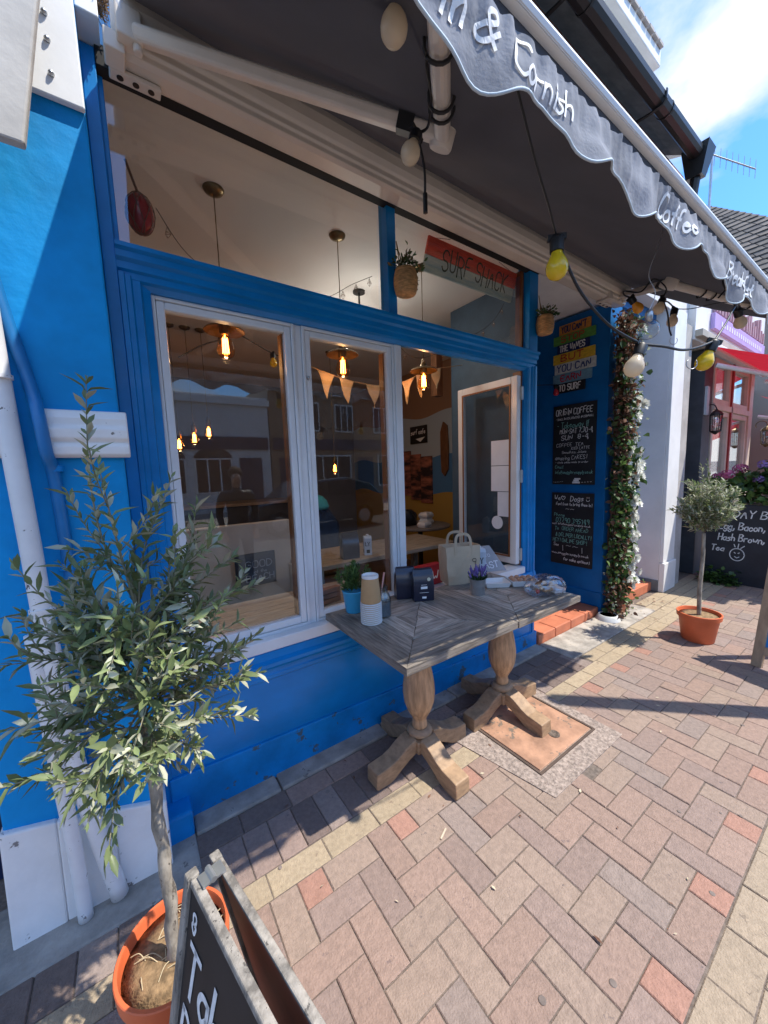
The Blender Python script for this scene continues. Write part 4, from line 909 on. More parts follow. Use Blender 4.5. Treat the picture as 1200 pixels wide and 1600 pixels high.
# carton, grey bag, egg box, wrapped loaf
CT = thing('drink_carton', 'pale blue and white drinks carton behind the paper bag', 'carton', (1.93, -.045, ZT2), -.5); CT.scale = (1.15, 1.15, 1.15)
CM = mat('carton_pale_blue', (.50, .60, .72), .45, var=.12, scale=9)
def carton(o):
    MB().box(-.034, .034, -.034, .034, 0, .150).build('carton_body', CM, o, bevel=.003)
    MB().hexa([(-.034, -.034, .1505), (.034, -.034, .1505), (.034, .034, .1505), (-.034, .034, .1505)], [(-.034, -.022, .168), (.034, -.022, .168), (.034, .022, .168), (-.034, .022, .168)]).build('carton_top', CM, o)
    MB().lathe([(.013, .168), (.013, .182), (.011, .184), (1e-4, .184)], 14, (.0, -.006, 0)).build('cap', WP, o, smooth='auto')
    mb = MB(); write(mb, 'LY', plane_map((-.024, -.0352, .085), (1, 0, 0), (0, 0, 1)), .034, .006, slant=0, fit=.045, smooth=0); write(mb, 'LY', plane_map((-.0352, .022, .085), (0, -1, 0), (0, 0, 1)), .034, .006, slant=0, fit=.045, smooth=0)
    mb.box(-.015, .015, -.0352, -.0345, .02, .05); mb.box(-.0352, -.0345, -.015, .015, .02, .05); mb.build('carton_print', BLACK, o)
carton(CT)
GB = thing('grey_pouch', 'grey printed pouch leaning on the sill behind the egg box', 'pouch', (2.06, -.02, ZT2), -.35); GB.scale = (1.1, 1.1, 1.1)
GM = mat('grey_card', (.30, .33, .37), .6, var=.08)
MB().hexa([(-.13, -.015, 0), (.13, -.015, 0), (.13, .012, 0), (-.13, .012, 0)], [(-.06, .075, .155), (.055, .075, .155), (.055, .084, .155), (-.06, .084, .155)]).build('pouch', GM, GB, bevel=.004)
mb = MB(); dirn = Vector((0, .09, .155)).normalized()
write(mb, 'EAST', plane_map((-.055, -.0035, .025), (1, 0, 0), dirn), .04, .007, slant=0, fit=.14, smooth=0); mb.build('lettering', PAPER, GB); mb = MB(); write(mb, 'TO', plane_map((.0, .035, .09), (1, 0, 0), dirn), .018, .003, slant=0, fit=.04, smooth=0); mb.build('lettering', PAPER, GB)
EB = thing('open_food_box', 'open white foam box of small brown eggs on the farther table', 'food box', (1.93, -.30, ZT2), -.55)
FOAM = mat('white_foam', (.74, .75, .76), .7, var=.03, bump=.2, bscale=200)
def tray(o, x0, x1, y0, y1, h, name):
    t = .004; f = .012
    m = MB(); m.box(x0 + f, x1 - f, y0 + f, y1 - f, 0, t)
    O = [(x0, y0), (x1, y0), (x1, y1), (x0, y1)]; I = [(x0 + f, y0 + f), (x1 - f, y0 + f), (x1 - f, y1 - f), (x0 + f, y1 - f)]
    for k in range(4):
        a, b = O[k], O[(k + 1) % 4]; c, d_ = I[k], I[(k + 1) % 4]
        def sh(p): cx_, cy_ = (x0 + x1) / 2, (y0 + y1) / 2; return (p[0] + (cx_ - p[0]) * .045, p[1] + (cy_ - p[1]) * .045)
        m.hexa([(*c, 0), (*d_, 0), (*sh(d_), t), (*sh(c), t)], [(*a, h), (*b, h), (*sh(b), h), (*sh(a), h)])
    return m.build(name, FOAM, o)
tray(EB, -.01, .16, -.062, .062, .036, 'box_base'); tray(EB, -.175, -.015, -.062, .062, .030, 'box_lid')
EGG = mat('brown_egg', (.42, .235, .15), .5, var=.15, scale=12)
em = MB().ball((0, 0, 0), .0195, 14, sq=(1, 1, 1.2)); eme = bpy.data.meshes.new('egg'); eme.from_pydata(em.v, [], em.f); eme.materials.append(EGG); eme.polygons.foreach_set('use_smooth', [True] * len(eme.polygons))
k = 0
for ix in range(4):
    for iy in range(2):
        for lev in range(1):
            e_ = bpy.data.objects.new('egg', eme); COL.objects.link(e_)
            p = Matrix.Rotation(-.55, 4, 'Z') @ Vector((.018 + ix * .038, -.026 + iy * .046 + .006 * (ix % 2), .028)); e_.location = Vector(EB.location) + p; e_.rotation_euler = (rnd.uniform(-.5, .5), rnd.uniform(-1.2, 1.2), rnd.uniform(0, 3))
            tag(e_, 'small brown egg in the %s row of the open foam box, %s from the lid' % (('front', 'back')[iy], ('first', 'second', 'third', 'last')[ix]), 'egg', 'brown eggs in the foam box')
PK = thing('wrapped_pastries', 'bundle of pastries in a crumpled clear plastic bag at the table corner', 'bag', (1.93, -.535, ZT2), -.4)
bm = bmesh.new(); bmesh.ops.create_icosphere(bm, subdivisions=4, radius=1)
rc = random.Random(6); dirs = [(rdir(rc), rc.uniform(3, 8), rc.uniform(0, 6)) for _ in range(14)]
for v in bm.verts:
    d = v.co.normalized(); r_ = 1 + sum(.035 * abs(sin(q.dot(d) * f_ + ph)) for q, f_, ph in dirs) - .2
    v.co = Vector((d.x * .112 * r_, d.y * .075 * r_, max(0, .046 + d.z * .062 * r_)))
me = bpy.data.meshes.new('plastic_film'); bm.to_mesh(me); bm.free(); me.materials.append(glass_mat('plastic_film', (.86, .88, .93), 1.6, .22, .16))
o = bpy.data.objects.new('plastic_film', me); COL.objects.link(o); o.parent = PK
for k in range(7):
    p = Vector((rc.uniform(-.055, .055), rc.uniform(-.03, .03), .028 + .03 * (k % 2)))
    m = MB(); m.tube(catmull([p + Vector((-.03, rc.uniform(-.01, .01), -.004)), p + Vector((0, 0, .006)), p + Vector((.03, rc.uniform(-.01, .01), -.004))]), [.006 + .011 * sin(pi * t / 16) for t in range(17)], 10).build('pastry', mat('pastry', (.34, .17, .07), .6, var=.4, scale=30), PK, smooth=True)
MB().ball((-.065, -.03, .03), .012, 10).build('red_cherry', mat('cherry', (.5, .03, .03), .3), PK, smooth=True)
MB().cbox((.085, .01, .016), (.07, .075, .028)).build('white_tray', FOAM, PK, bevel=.006)
RP = thing('red_snack_box', 'red printed snack box on the sill behind the coffee bags', 'box', (1.62, .145, .70), 0)
MB().box(-.11, .12, -.03, .03, 0, .14).build('box', mat('red_card', (.42, .015, .03), .4, var=.08), RP, bevel=.003)
mb = MB()
for q in (-.09, .03): write(mb, 'W', plane_map((q, -.0312, .035), (1, 0, 0), (0, 0, 1)), .06, .009, slant=0, fit=.07)
mb.build('print', LETTER, RP)

# ================================================================== POTTED OLIVE TREES
def pot(o, r, h, m=TERRA):
    MB().lathe([(1e-4, 0), (r * .70, 0), (r * .73, .006), (r * .90, h * .82), (r * .98, h * .84), (r * 1.0, h * .99), (r * .985, h), (r * .93, h), (r * .91, h * .97), (r * .88, h * .80), (r * .86, h * .78)], 48).build('pot', m, o, smooth='auto', ang=35)
    MB().lathe([(1e-4, h * .905), (r * .5, h * .90), (r * .895, h * .885)], 32).build('soil', SOIL, o, smooth=True)
OLP = [leaf_mesh('olive_leaf', .046, .0128, LEAF), leaf_mesh('olive_leaf_pale', .046, .0132, LEAF2, .3, .05), leaf_mesh('olive_leaf_curled', .052, .0105, LEAF, .35, .38), leaf_mesh('olive_leaf_broad', .038, .0150, LEAF, .15, -.1), leaf_mesh('olive_leaf_young', .030, .0090, mat('young_olive_leaf', (.30, .38, .16), .45, var=.2, trans=.35, ov=.2), .2, .2)]
OT = thing('potted_olive_tree', 'large olive tree in an orange pot behind the chalk A-board', 'tree', (-.008, -.685, 0))
pot(OT, .134, .27)
ro = random.Random(21)
tr = catmull([(-.006, -.012, .235), (.0, -.012, .40), (-.004, -.013, .60), (-.006, -.015, .79), (-.012, -.012, .88)], 6)
MB().tube([p + Vector((.0025 * sin(i * 1.3), .0025 * cos(i * 1.7), 0)) for i, p in enumerate(tr)], [.0160 - .0035 * i / len(tr) + .0016 * sin(i * 2.1) for i in range(len(tr))], 12).build('trunk', BARK, OT, smooth=True)
mb = MB()
for k in range(26):
    a = ro.uniform(0, 6.28); r_ = ro.uniform(.02, .11); mb.tube(catmull([(r_ * cos(a), r_ * sin(a), .244), (r_ * cos(a) + .02 * cos(a * 3), r_ * sin(a) + .02, .252), (r_ * cos(a) + .05 * cos(a * 3), r_ * sin(a) + .03, .245)]), .0012, 4)
tag(mb.build('surface_roots', mat('pale_root', (.5, .4, .25), .9), OT), kind='stuff')
tips = [(-.052, -.70, 1.70, 1.0), (-.045, -.76, 1.52, .95), (.06, -.68, 1.43, .9), (.135, -.70, 1.42, .9), (.17, -.74, 1.33, .85), (.262, -.70, 1.19, .8), (.22, -.64, 1.26, .8), (.20, -.78, 1.13, .7), (-.13, -.70, 1.26, .75), (-.20, -.66, 1.17, .7), (-.255, -.70, 1.13, .65), (-.23, -.76, 1.02, .6), (-.19, -.80, .97, .55),
        (-.09, -.72, 1.30, .8), (-.02, -.80, 1.20, .7), (.05, -.84, 1.12, .65), (.19, -.82, 1.0, .5), (.24, -.76, .97, .5), (.15, -.88, .98, .5), (-.17, -.76, .86, .3), (-.11, -.82, .84, .3), (-.06, -.84, .90, .35), (-.12, -.88, .92, .4), (.02, -.90, .94, .45), (.08, -.88, .90, .4), (.0, -.66, 1.34, .9), (.10, -.60, 1.25, .8), (-.10, -.60, 1.20, .7), (.16, -.56, 1.08, .6), (-.2, -.58, 1.02, .5), (.0, -.50, 1.10, .6), (.26, -.70, 1.05, .6), (.20, -.66, 1.02, .5), (-.16, -.68, 1.06, .6), (.10, -.75, 1.26, .8), (-.06, -.66, 1.12, .6)]
for _ in range(30):
    a = ro.uniform(0, 6.28); r_ = sqrt(ro.uniform(.05, 1)) * .20; tips.append((r_ * cos(a) - .0, -.70 + r_ * sin(a) * .95, ro.uniform(.97, 1.30 - r_ * .5), ro.uniform(.25, .8)))
lv = []; tw = MB(); base = Vector(OT.location)
lead = catmull([(-.012, -.012, .86), (-.01, -.01, 1.0), (0, -.005, 1.15), (-.01, -.01, 1.30)], 6)
tw.tube(lead, [.008 - .005 * i / len(lead) for i in range(len(lead))], 8)
for (x, y, z, f_) in tips:
    e_ = Vector((x, y, z)) - base; st = lead[min(len(lead) - 1, int(f_ * .75 * len(lead)))].copy()
    if st.z > e_.z - .05: st = lead[max(0, int(f_ * .4 * len(lead)))].copy()
    pth = shoot(ro, st, e_, .10, 10); tw.tube(pth, [.0034 * (1 - .75 * i / 10) for i in range(11)], 6)
    leaves_on(ro, pth, lv, .0165, ro.uniform(.8, 1.1), .22, .72, pale=.28, nv=4)
    for _ in range(2):
        k = ro.randrange(3, 8); q = pth[k] + (rdir(ro) + (e_ - st).normalized() * .9) * ro.uniform(.05, .11)
        p2 = shoot(ro, pth[k], q, .1, 5); tw.tube(p2, .0013, 5); leaves_on(ro, p2, lv, .016, ro.uniform(.65, .95), .2, .7, pale=.32, nv=4)
tag(tw.build('twigs', TWIG, OT, smooth=True), kind='stuff')
foliage(OT, lv, OLP, True, 'leaf_mass', 'leaf', 300)
# smaller tree by the far wall
O2 = thing('potted_olive_tree', 'small round olive tree in a terracotta pot by the white wall', 'tree', (3.80, -.775, 0))
pot(O2, .150, .235)
tr = catmull([(0, 0, .2), (-.006, .004, .45), (.004, .0, .70), (-.01, .0, .90)], 6); MB().tube(tr, [.016 - .004 * i / len(tr) for i in range(len(tr))], 10).build('trunk', BARK, O2, smooth=True)
lv = []; tw = MB(); c0 = Vector((0, 0, .93))
for k in range(170):
    d = rdir(ro); r_ = ro.uniform(.13, .225)
    e_ = Vector((0, 0, 1.11)) + Vector((d.x * r_, d.y * r_, d.z * r_ * (1.15 if d.z > 0 else .9))); st = c0 + Vector((0, 0, ro.uniform(-.03, .12)))
    pth = shoot(ro, st, e_, .08, 6); tw.tube(pth, .0017, 5); leaves_on(ro, pth, lv, .022, ro.uniform(.8, 1.1), .4, .8, pale=.5, nv=4)
for q in ((-.03, .0, 1.48), (.02, .05, 1.44)):
    pth = shoot(ro, c0, Vector(q), .05, 8); tw.tube(pth, .002, 5); leaves_on(ro, pth, lv, .022, .8, .3)
tag(tw.build('twigs', TWIG, O2, smooth=True), kind='stuff'); foliage(O2, lv, OLP, False, 'leaf_mass')

# ================================================================== A-BOARDS, BOWL, PIPES
AB = thing('chalk_a_board', 'worn wooden chalk A-board in the near foreground beside the olive pot', 'sign', (.045, -.945, 0), radians(12))
# local: ridge along -y, left leaf leans to -x, right leaf to +x
LNG, HT = .56, .715
def leafboard(sx, x_top, x_bot, nm, panel):
    p = thing_part = None
    n_ = Vector((x_bot - x_top, 0, -HT)); n_.normalize(); out = Vector((n_.z * -1 * 0 + (-HT if sx < 0 else HT), 0, -(x_bot - x_top) * (1 if sx > 0 else -1)))
    return n_
def slab(a_t, a_b, y0, y1, z0, z1, th, sx):
    """board piece on a leaning leaf: x interpolates from a_b at z=0 to a_t at z=HT"""
    def X(z): return a_b + (a_t - a_b) * z / HT
    m = MB(); b = [(X(z0), y1, z0), (X(z0) + th, y1, z0), (X(z0) + th, y0, z0), (X(z0), y0, z0)]; t = [(X(z1), y1, z1), (X(z1) + th, y1, z1), (X(z1) + th, y0, z1), (X(z1), y0, z1)]
    return m.hexa(b, t)
RAWD = mat('dark_weathered_wood', (.25, .225, .195), .85, var=.45, scale=14, bump=.6, bscale=40, stretch=(3, 3, 1), spots=((.10, .09, .08), 30, .62))
lp = slab(-.016, -.15, -.022, -LNG + .022, .10, .700, .009, -1).build('chalk_panel', CHALKB, AB); lp['label'] = 'black chalk panel lettered take away drinks'
for y0, y1 in ((0, -.0215), (-LNG + .0215, -LNG)): slab(-.024, -.158, y0, y1, .0, HT, .022, -1).build('stile', RAWD, AB, bevel=.003)
slab(-.020, -.154, -.022, -LNG + .022, .7005, HT - .001, .016, -1).build('top_rail', RAWD, AB, bevel=.003)
slab(-.022, -.156, -.022, -LNG + .022, .06, .0995, .020, -1).build('bottom_rail', RAWD, AB, bevel=.003)
RB = mat('red_brown_back', (.36, .12, .07), .6, var=.2)
rpn = slab(.028, .15, -.022, -LNG + .022, .10, .700, .008, 1).build('back_panel', RB, AB)
for y0, y1 in ((0, -.0215), (-LNG + .0215, -LNG)): slab(.022, .144, y0, y1, .0, HT, .020, 1).build('stile', RAWD, AB, bevel=.003)
slab(.026, .148, -.022, -LNG + .022, .7005, HT - .001, .015, 1).build('top_rail', RAWD, AB, bevel=.003)
slab(.024, .146, -.022, -LNG + .022, .06, .0995, .018, 1).build('bottom_rail', RAWD, AB, bevel=.003)
for yy in (-.03, -LNG + .06): MB().box(-.010, .034, yy - .03, yy, HT + .0005, HT + .004).tube([(.010, yy - .031, HT + .005), (.010, yy + .001, HT + .005)], .006, 8).build('hinge', STEEL, AB)
def abm(a, b):      # writing runs along -y, up is up the leaf
    z = b; return Vector((-.150 + (-.016 + .150) * z / HT - .0016, -a, z))
for s, x, z, h, w, fit in (('8', .042, .635, .035, .006, .022), ('Take', .040, .535, .085, .0115, .20), ('away', .26, .545, .07, .009, .22), ('Drinks', .036, .415, .085, .0115, .27), ('& Cakes', .05, .26, .08, .010, .36)): 
    mb = MB(); write(mb, s, abm, h, w, x, z, slant=.15, jit=.06, sp=1.3, fit=fit); mb.build('lettering', CHALK, lp)
A2 = thing('wooden_a_board', 'wooden framed A-board with a blue panel at the right picture edge', 'sign', (3.62, -1.14, 0), radians(-15))
for y0, y1, th in ((0, -.06, .03), (-.54, -.60, .03)):
    m = MB(); m.hexa([(-.03, y1, 0), (.0, y1, 0), (.0, y0, 0), (-.03, y0, 0)], [(.10, y1, .80), (.13, y1, .80), (.13, y0, .80), (.10, y0, .80)]); m.build('stile', mat('tan_wood', (.40, .29, .19), .7, var=.2, stretch=(4, 4, 1)), A2, bevel=.004)
    m = MB(); m.hexa([(.30, y1, 0), (.33, y1, 0), (.33, y0, 0), (.30, y0, 0)], [(.16, y1, .80), (.19, y1, .80), (.19, y0, .80), (.16, y0, .80)]); m.build('stile', MATS['tan_wood'], A2, bevel=.004)
def X2(z): return -.03 + .13 * z / .8
for z0, z1 in ((.10, .155), (.745, .80)): MB().hexa([(X2(z0), -.5395, z0), (X2(z0) + .028, -.5395, z0), (X2(z0) + .028, -.0605, z0), (X2(z0), -.0605, z0)], [(X2(z1), -.5395, z1), (X2(z1) + .028, -.5395, z1), (X2(z1) + .028, -.0605, z1), (X2(z1), -.0605, z1)]).build('rail', MATS['tan_wood'], A2)
MB().hexa([(X2(.156) + .008, -.5395, .156), (X2(.156) + .018, -.5395, .156), (X2(.156) + .018, -.0605, .156), (X2(.156) + .008, -.0605, .156)], [(X2(.744) + .008, -.5395, .744), (X2(.744) + .018, -.5395, .744), (X2(.744) + .018, -.0605, .744), (X2(.744) + .008, -.0605, .744)]).build('blue_panel', mat('bright_blue_panel', (.015, .24, .62), .4, var=.1), A2)
BWL = thing('dog_bowl', 'white and grey dog water bowl by the foot of the ivy', 'bowl', (3.66, -.135, .0075))
MB().lathe([(.105, 0), (.10, .012), (.082, .045), (.076, .048), (.070, .046), (.062, .02), (1e-4, .014)], 36).build('bowl', mat('pale_bowl', (.55, .56, .57), .35, var=.08), BWL, smooth='auto', ang=60)
MB().lathe([(.069, .040), (1e-4, .040)][::-1], 30).build('water', mat('dark_water', (.05, .05, .05), .05), BWL)
DP = thing('white_drainpipe', 'chipped white drainpipes running down the blue pilaster to the plinth', 'pipe', (-.25, -.15, 0))
PIPE = mat('chipped_white_pipe', (.74, .74, .75), .45, var=.06, scale=8, spots=((.12, .11, .11), 26, .64))
MB().tube(catmull([(-.04, -.02, 3.0), (-.035, -.02, 2.2), (-.03, -.02, 1.85), (-.022, -.025, 1.6), (-.012, -.03, 1.3), (-.002, -.035, 1.0), (.03, -.045, .5), (.095, -.055, .02)], 6), .0265, 16).build('pipe', PIPE, DP, smooth=True)
MB().tube(catmull([(-.035, -.035, 1.02), (-.02, -.05, .6), (-.005, -.06, .3), (.0, -.062, .01)], 6), .021, 14).build('pipe', PIPE, DP, smooth=True)
for z, xx in ((1.085, -.006), (1.79, -.028)): MB().lathe([(.0265, 0), (.032, .001), (.032, .012), (.0265, .013)], 18, (xx, -.031, z)).build('pipe_collar', PIPE, DP, smooth='auto')
BP = thing('blue_pipe', 'thin blue painted pipe beside the white drainpipe', 'pipe', (-.19, -.145, 0))
MB().tube(catmull([(-.15, 0, 3.0), (-.09, 0, 2.2), (-.03, 0, 1.8), (-.014, -.035, 1.70), (-.006, -.038, 1.58), (.0, 0, 1.5), (.008, .002, 1.2), (.01, .002, .85), (.01, .002, .4)], 6), .017, 12).build('pipe', mat('scuffed_blue_pipe', (.01, .16, .42), .4, var=.15, spots=((.4, .5, .6), 30, .72)), BP, smooth=True)
for z in (1.52, 1.20): MB().lathe([(.017, 0), (.022, .001), (.022, .02), (.017, .021)], 14, (.004, .001, z)).build('clip', BLUE, BP)
NB = thing('neighbour_fascia_box', 'grey white end of the neighbouring shop fascia at the upper left', 'sign box', (0, 0, 0))
mb = MB(); mb.hexa([(-1.6, -.305, 2.38), (-.142, -.305, 2.38), (-.142, -.275, 2.38), (-1.6, -.275, 2.38)], [(-1.6, -.305, 3.2), (.0, -.305, 3.2), (.0, -.275, 3.2), (-1.6, -.275, 3.2)]); mb.box(-1.6, -.20, -.274, -.15, 2.9, 3.2)
mb.build('fascia_box', mat('weathered_grey_white', (.50, .475, .44), .8, var=.1, scale=6, bump=.3), NB, bevel=.006)
mb = MB(); mb.box(-3.0, -.44, .15, .4, 0, 3.2); mb.build('dark_doorway', NAVY, NB); MB().box(-3.2, -.45, -.1, .149, 2.36, 3.3).build('lintel', WHITE, NB)
# post beyond the right edge whose shadow crosses the pavers
PO = thing('street_post', 'dark timber sign post standing at the kerb beyond the right edge', 'post', (3.52, -1.86, 0))
MB().box(-.045, .045, -.045, .045, 0, 3.4).build('post', BROWNWOOD, PO, bevel=.006)
MB().box(-.14, .14, -.02, .02, .62, .84).build('notice_board', WHITE, PO, bevel=.004)

# ================================================================== FLOWER GARLAND ON THE DOOR EDGE
GA = thing('ivy_garland', 'tall column of brown dry stems, ivy leaves and white roses beside the doorway', 'climbing plant', (3.86, -.075, 0))
rg = random.Random(31); mb = MB()
for k in range(16):
    x0 = rg.uniform(-.08, .08); mb.tube(catmull([(x0 + rg.uniform(-.03, .03), rg.uniform(-.06, .02), z) for z in (0, .4, .8, 1.2, 1.6, 2.0, 2.4, 2.78)], 4), .006, 5)
mb.build('stems', mat('dry_stem', (.14, .08, .05), .9, var=.4), GA)
GLV = [leaf_mesh('ivy_leaf', .05, .036, DGREEN), leaf_mesh('dry_leaf', .045, .03, DRY, .4, .4), leaf_mesh('fresh_leaf', .045, .024, GRASSY), leaf_mesh('pale_leaf', .036, .024, mat('pale_green_leaf', (.46, .52, .40), .6, var=.2, trans=.2))]
lv = []
for _ in range(4200):
    z = rg.uniform(.02, 2.82); side = rg.random()
    xx = rg.gauss(-.015, .055); yy = -abs(rg.gauss(.035, .035))
    g_ = math.exp(-((z - 1.25) / .5) ** 2) * .95 + math.exp(-((z - .55) / .35) ** 2) * .75 + (.2 if z > 2.1 else .1)
    right = xx > .015
    if right: xx += rg.uniform(0, .075) * (1 + 1.4 * math.exp(-((z - 1.4) / .25) ** 2))
    k = 1
    if rg.random() < g_ * (.95 if right else .7): k = rg.choice([0, 2, 2])
    elif right and rg.random() < .8: k = rg.choice([3, 3, 3, 2])  # sunlit right side put into the colour: mostly pale leaves
    elif rg.random() < .12: k = 3
    lv.append((leaf_matrix(Vector((xx * 1.3, yy * 1.3, z)), rdir(rg) + Vector((.2 if right else -.1, -.6, -.1)), rdir(rg) + Vector((0, -.8, .5)), rg.uniform(.7, 1.2) * (1.25 if k in (0, 2) else 1)), k))
for _ in range(170):
    z = rg.gauss(1.38, .13); lv.append((leaf_matrix(Vector((.09 + abs(rg.gauss(0, .075)), -.04 + rg.gauss(0, .03), z)), rdir(rg) + Vector((.7, -.3, 0)), rdir(rg) + Vector((0, -.8, .5)), rg.uniform(.7, 1.3)), rg.choice([0, 0, 2, 3])))
foliage(GA, lv, GLV, False, 'leaf_mass')
pm = MB()
for ring, (n_, rr_, tl) in enumerate(((5, .018, .2), (6, .026, .75), (7, .032, 1.15))):
    for k in range(n_):
        a = 2 * pi * (k + ring * .4) / n_; c_ = Vector((cos(a), sin(a), 0)); s_ = Vector((-sin(a), cos(a), 0)); up_ = Vector((0, 0, 1)); tip = c_ * rr_ * sin(tl) + up_ * rr_ * cos(tl); mid = tip * .6
        pm.poly([(0, 0, 0), mid + s_ * rr_ * .42, tip + up_ * .002, mid - s_ * rr_ * .42], [(0, 1, 2, 3)])
rose = bpy.data.meshes.new('white_rose'); rose.from_pydata(pm.v, [], pm.f); rose.materials.append(PETALW)
for k in range(90):
    z = rg.choice([rg.gauss(1.42, .10), rg.uniform(.2, 2.7), rg.uniform(.2, 2.7), rg.gauss(1.0, .2)]); xx = rg.gauss(.085, .05); d = Vector((rg.uniform(-.6, .4), -1, rg.uniform(-.3, .6)))
    if abs(z - 1.42) < .15: xx += abs(rg.gauss(0, .07))
    M = Matrix.Translation((xx, -.125 + rg.gauss(0, .02), max(.05, min(2.75, z)))) @ d.to_track_quat('Z', 'Y').to_matrix().to_4x4() @ Matrix.Scale(rg.uniform(1.0, 1.9), 4)
    one('white_rose', rose, GA, M)
MB().lathe([(1e-4, 0), (.06, 0), (.08, .10), (.085, .105), (.075, .105), (1e-4, .09)], 20, (.075, -.03, 0)).build('small_pot', TILE, GA, smooth='auto')

# ================================================================== INSIDE THE CAFE
def pendant(label, loc, drop, shade=True, lit=.9):
    """loc = ceiling rose; drop = length of the cord"""
    o = thing('pendant_lamp', label, 'lamp', loc, group='lit filament pendant lamps in the cafe')
    MB().lathe([(1e-4, -.028), (.02, -.026), (.045, -.014), (.052, -.002), (.052, 0)], 24).build('ceiling_rose', BRASS, o, smooth='auto')
    MB().tube([(0, 0, -.02), (0, 0, -drop + .05)], .0028, 6).build('cord', BRASS, o)
    MB().lathe([(.008, -drop + .075), (.014, -drop + .05), (.024, -drop + .035), (.026, -drop - .02), (.022, -drop - .03)], 18).build('lamp_holder', BRASS, o, smooth='auto')
    if shade: MB().lathe([(.02, -drop + .022), (.05, -drop + .016), (.095, -drop - .002), (.104, -drop - .012), (.102, -drop - .014), (.05, -drop + .010), (.02, -drop + .015)], 32).build('shade', BRASS, o, smooth='auto', ang=60)
    bl = MB().lathe([(.018, -drop - .02), (.022, -drop - .035), (.040, -drop - .070), (.047, -drop - .100), (.043, -drop - .128), (.028, -drop - .146), (1e-4, -drop - .152)], 22).build('bulb', AMBER, o, smooth=True)
    m = MB(); n_ = 7
    for k in range(n_):
        a = 2 * pi * k / n_; m.tube([(.012 * cos(a), .012 * sin(a), -drop - .045), (.016 * cos(a), .016 * sin(a), -drop - .125)], .0016, 5)
    m.tube([(0, 0, -drop - .03), (0, 0, -drop - .125)], .0025, 5)
    m.build('filament', FILAMENT, bl)
    ld = bpy.data.lights.new('filament_light', 'POINT'); ld.energy = lit; ld.color = (1.0, .55, .22); ld.shadow_soft_size = .02
    lo_ = bpy.data.objects.new('filament_light', ld); COL.objects.link(lo_); lo_.parent = o; lo_.location = (0, 0, -drop - .16)
    return o
pendant('lit filament pendant lamp with brass shade in the left window', (.500, .455, 2.957), .687)
pendant('lit filament pendant lamp with brass shade in the middle window', (1.215, .455, 2.957), .705)
pendant('lit filament pendant lamp with brass shade above the serving opening', (1.905, .455, 2.957), .722)
for x, z, l_ in ((.46, 1.90, 'leftmost'), (.60, 1.965, 'middle'), (.74, 2.03, 'rightmost')): pendant(l_ + ' of three bare glowing bulbs deep behind the left window', (x, 2.5, 2.957), 2.957 - z, False, .45)
pendant('bare glowing bulb hanging low behind the middle window', (2.18, 2.5, 2.957), 2.957 - 1.62, False, .45)
# bunting
BN = thing('hessian_bunting', 'string of pale hessian triangle flags across the serving window', 'bunting', (0, .62, 0))
HES = mat('hessian', (.52, .40, .25), .9, var=.15, scale=12, bump=.4, bscale=300, trans=.3)
def bz(x): return 2.22 - .10 * sin(pi * min(1, max(0, (x - .95) / 1.15))) + (.22 * max(0, x - 1.75))
MB().tube([(x / 20, 0, bz(x / 20)) for x in range(19, 51)], .002, 5).build('cord', HES, BN)
for x in (1.17, 1.33, 1.56, 1.74, 1.88, 2.02, 2.19):
    m = MB(); n_ = 6; P = []
    for j in range(n_ + 1):
        f_ = j / n_
        for k in (-1, 0, 1): P.append((x + k * .062 * (1 - f_) , .012 * sin(f_ * 5 + k + x * 9), bz(x + k * .06) - .165 * f_))
    m.poly(P, [(j * 3 + k, j * 3 + k + 1, (j + 1) * 3 + k + 1, (j + 1) * 3 + k) for j in range(n_) for k in range(2)]); m.build('flag', HES, BN, smooth=True)
# fairy lights
def fairy(label, pts, ns, loc=(0, 0, 0)):
    o = thing('fairy_lights', label, 'string lights', loc, group='fairy light wires behind the upper glass')
    path = catmull(pts, 10); MB().tube(path, .0016, 5).build('wire', mat('dark_wire', (.03, .025, .02), .7), o)
    for i in range(4, len(path) - 1, max(2, len(path) // ns)):
        p = path[i]; m = MB(); a, b = .014, .036
        q = [Vector((p.x + a * cos(t), p.y + a * sin(t), p.z - .030)) for t in (0, 2.1, 4.2)]; t_ = p + Vector((0, 0, -.006)); l_ = p + Vector((0, 0, -.05))
        for k in range(3): m.tube([t_, q[k]], .0009, 4); m.tube([q[k], q[(k + 1) % 3]], .0009, 4); m.tube([q[k], l_], .0009, 4)
        m.build('wire_lantern', mat('thin_copper', (.22, .13, .08), .4, .8), o)
        MB().ball(p + Vector((0, 0, -.024)), .004, 8).build('tiny_bulb', mat('warm_tiny_bulb', (.8, .74, .6), .2), o)
    return o
fairy('fairy light wire with little wire lanterns sagging across the left upper pane', [(.20, .16, 2.60), (.32, .16, 2.44), (.55, .17, 2.37), (.80, .17, 2.375), (.98, .16, 2.43), (1.12, .15, 2.52), (1.26, .15, 2.60)], 9)
fairy('fairy light wire hanging down beside the red and blue board', [(2.50, .18, 2.74), (2.42, .2, 2.62), (2.30, .22, 2.52), (2.12, .3, 2.42), (1.95, .40, 2.33), (1.70, .36, 2.28), (1.45, .3, 2.40)], 7)
ft = thing('festoon_light_string', 'black cable with small white and yellow bulbs behind the left window', 'string lights', (0, 0, 0))
e1 = bulb((.56, .85, 2.275), (.2, 0, 1), BW, .026, par=ft); e2 = bulb((.93, .95, 2.27), (0, .1, 1), BY, .026, par=ft); wire([(.30, .7, 2.16), (.45, .8, 2.28), e1, (.66, .86, 2.40), (.80, .9, 2.37), e2, (1.1, .95, 2.30)], .004, ft)
